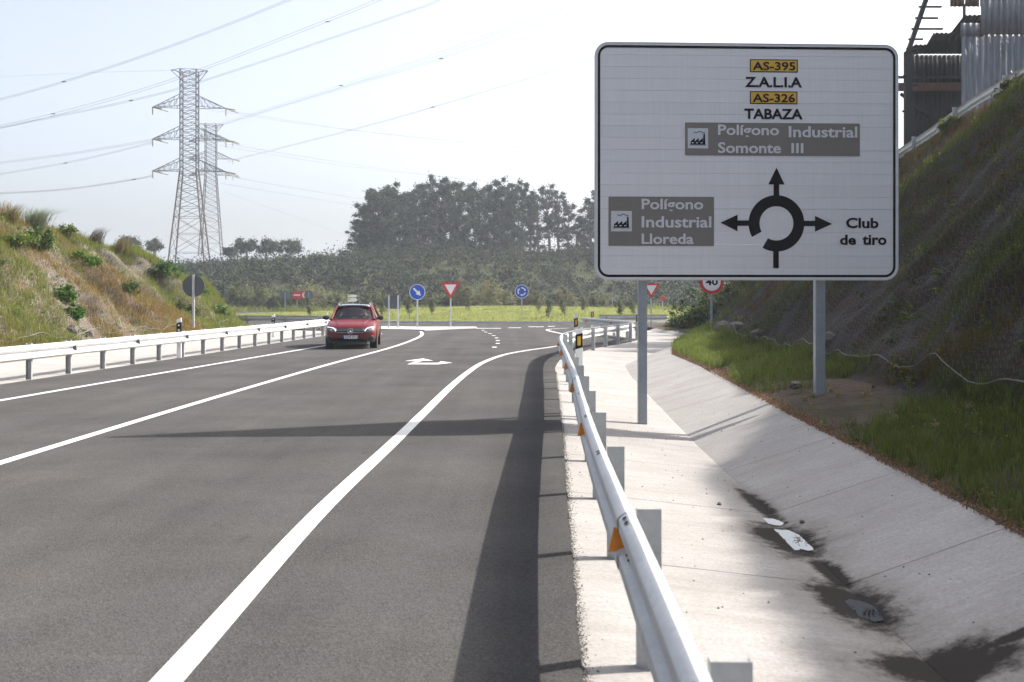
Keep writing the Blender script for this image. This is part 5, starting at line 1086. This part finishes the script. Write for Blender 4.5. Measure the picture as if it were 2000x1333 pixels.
# palisade glimpse at the far left
# ------------------------------------------------------------ rocks, pebbles, twigs
def rock(x, y, z, s, label, seed, cat='rock', name='rock', group=None):
    rng = random.Random(seed); bm = bmesh.new(); bmesh.ops.create_icosphere(bm, subdivisions=2, radius=1)
    for v_ in bm.verts: v_.co *= rng.uniform(.78, 1.1); v_.co.x *= s[0]; v_.co.y *= s[1]; v_.co.z *= s[2]
    me_ = bpy.data.meshes.new(name); bm.to_mesh(me_); bm.free(); me_.materials.append(M['rock']); s = s; o = link(bpy.data.objects.new(name, me_)); o.location = (x, y, z); o.rotation_euler = (0, 0, rng.uniform(0, 6)); return tag(o, label, cat, group)
rock(4.45, 16.9, .36, (.13, .10, .07), 'pale flat stone beside the right post of the big sign', 1)
for i, (px, py, sz, lb) in enumerate([(140, 650, .42, 'pale limestone block at the foot of the sunny bank'), (175, 655, .34, 'smaller pale block right of the limestone block'), (105, 657, .3, 'low grey rock under the net edge at left'), (230, 640, .3, 'grey rock below the ivy strip'), (60, 662, .25, 'leftmost rock under the net edge')]):
    x, y, z = findL(px, py); rock(x, y, z, (sz * .55, sz * .45, sz * .5), lb, 10 + i)
for i, (y, dx, sz, lb) in enumerate([(33, .2, .42, 'grey rock outcrop low on the shaded bank beneath the big sign'), (30.5, .25, .34, 'second grey rock outcrop under the net edge'), (27.5, .2, .3, 'rock in the hollow left of the right sign post'), (21.5, .3, .26, 'rock half sunk in grass right of the right sign post')]):
    x = float(XG(y)) + dx; rock(x, y, float(bankR(x, y)) + .05, (sz * .6, sz * .8, sz * .6), lb, 30 + i)
pb_ = []
rng = random.Random(8); peb = MB()
for k in range(420):
    y = rng.uniform(4, 26); x = float(XA(y)) + rng.uniform(.05, float(XC(y) - XA(y)) + .3); s = rng.uniform(.003, .011) * (1.5 if x > float(XC(y)) - .1 else 1); z = float(bankR(x, y))
    peb.add([(x - s, y, z), (x, y - s, z), (x + s, y, z), (x, y + s, z), (x, y, z + s)], [(0, 1, 4), (1, 2, 4), (2, 3, 4), (3, 0, 4)])
tag(peb.build('gravel', M['rock']), 'scattered grit and small stones on the concrete ditch', kind='stuff')
for i, (px, py, s, lb) in enumerate([(1405, 976, .022, 'small greenish pebble on the flat concrete'), (1567, 1010, .024, 'dark pebble above the bright puddle, right one'), (1536, 1003, .018, 'dark pebble above the bright puddle, left one'), (1892, 1032, .015, 'lone pebble high on the ditch slope')]):
    x, y, z = G(px, py, -.15); rock(x, y, float(bankR(x, y)) + s * .4, (s, s, s * .7), lb, 50 + i, 'pebble', 'pebble')
cr = MB(); rng = random.Random(15)
for k in range(9000):
    y = 3.5 + 22 * rng.random() ** 1.5; x = float(XA(y)) + .015 + abs(rng.gauss(0, .028)); s = rng.uniform(.0012, .0045); z = -.036
    cr.add([(x - s, y, z), (x, y - s, z), (x + s, y, z), (x, y + s, z), (x + s * .3, y, z + s * 1.6)], [(0, 1, 4), (1, 2, 4), (2, 3, 4), (3, 0, 4)])
tag(cr.build('asphalt_crumbs', M['asphalt']), 'loose dark asphalt crumbs along the ragged road edge', kind='stuff')
tw = MB(); rng = random.Random(5)
for k in range(9):
    a = rng.uniform(0, 6.28); l = rng.uniform(.03, .09); x, y = 2.35 + rng.uniform(-.03, .03), 8.75 + rng.uniform(-.08, .08); z = -.25 + .018; tw.tube([(x, y, z), (x + l * cos(a), y + l * sin(a), z + .02)], .0022, 4)
tag(tw.build('twigs', M['bark']), 'dark broken twigs lying in the bright puddle', 'twigs')
# dry litter strip along the concrete edge
rng = np.random.default_rng(31); n = 9000; y = rng.uniform(5, 34, n); x = XC(y) + np.abs(rng.normal(0, .12, n)) - .03; z = bankR(x, y) + .012
v, f, c = leaves(np.stack([x, y, z], 1), np.full(n, .01), 1, .016, rng, lerp3((.13, .06, .03), (.20, .14, .09), rng.random(n)), .3, .4); tag(mesh_np('leaf_litter', v, f, M['grass'], col=c), 'brown leaf litter along the edge of the concrete', kind='stuff')
fl = MB(); rng = random.Random(12)
for k in range(14):
    y = rng.uniform(8, 30); x = float(XC(y)) + rng.uniform(.5, 2.2); z = float(bankR(x, y)) + rng.uniform(.15, .3); s = .012
    for j in range(5): a = j * 1.256; fl.add([(x, y, z), (x + s * cos(a), y + s * sin(a), z + .004), (x + s * cos(a + .8), y + s * sin(a + .8), z + .004)], [(0, 1, 2)])
M['petal'] = mat('yellow_petal', (.7, .6, .03), .6, var=0); tag(fl.build('wildflowers', M['petal']), 'tiny yellow wildflowers dotted in the verge grass', kind='stuff')

# ------------------------------------------------------------ haze
hm = bpy.data.materials.new('haze'); hm.use_nodes = True; N, L = hm.node_tree.nodes, hm.node_tree.links; N.clear(); o_ = N.new('ShaderNodeOutputMaterial'); pv = N.new('ShaderNodeVolumePrincipled')
pv.inputs['Color'].default_value = (.80, .88, 1.0, 1); pv.inputs['Density'].default_value = .00042; pv.inputs['Anisotropy'].default_value = .25; L.new(pv.outputs[0], o_.inputs['Volume'])
hz_ = MB().box((-1450, -1450, -3), (1450, 1450, 62)).build('haze', hm); tag(hz_, 'thin pale haze over the whole landscape', kind='stuff')
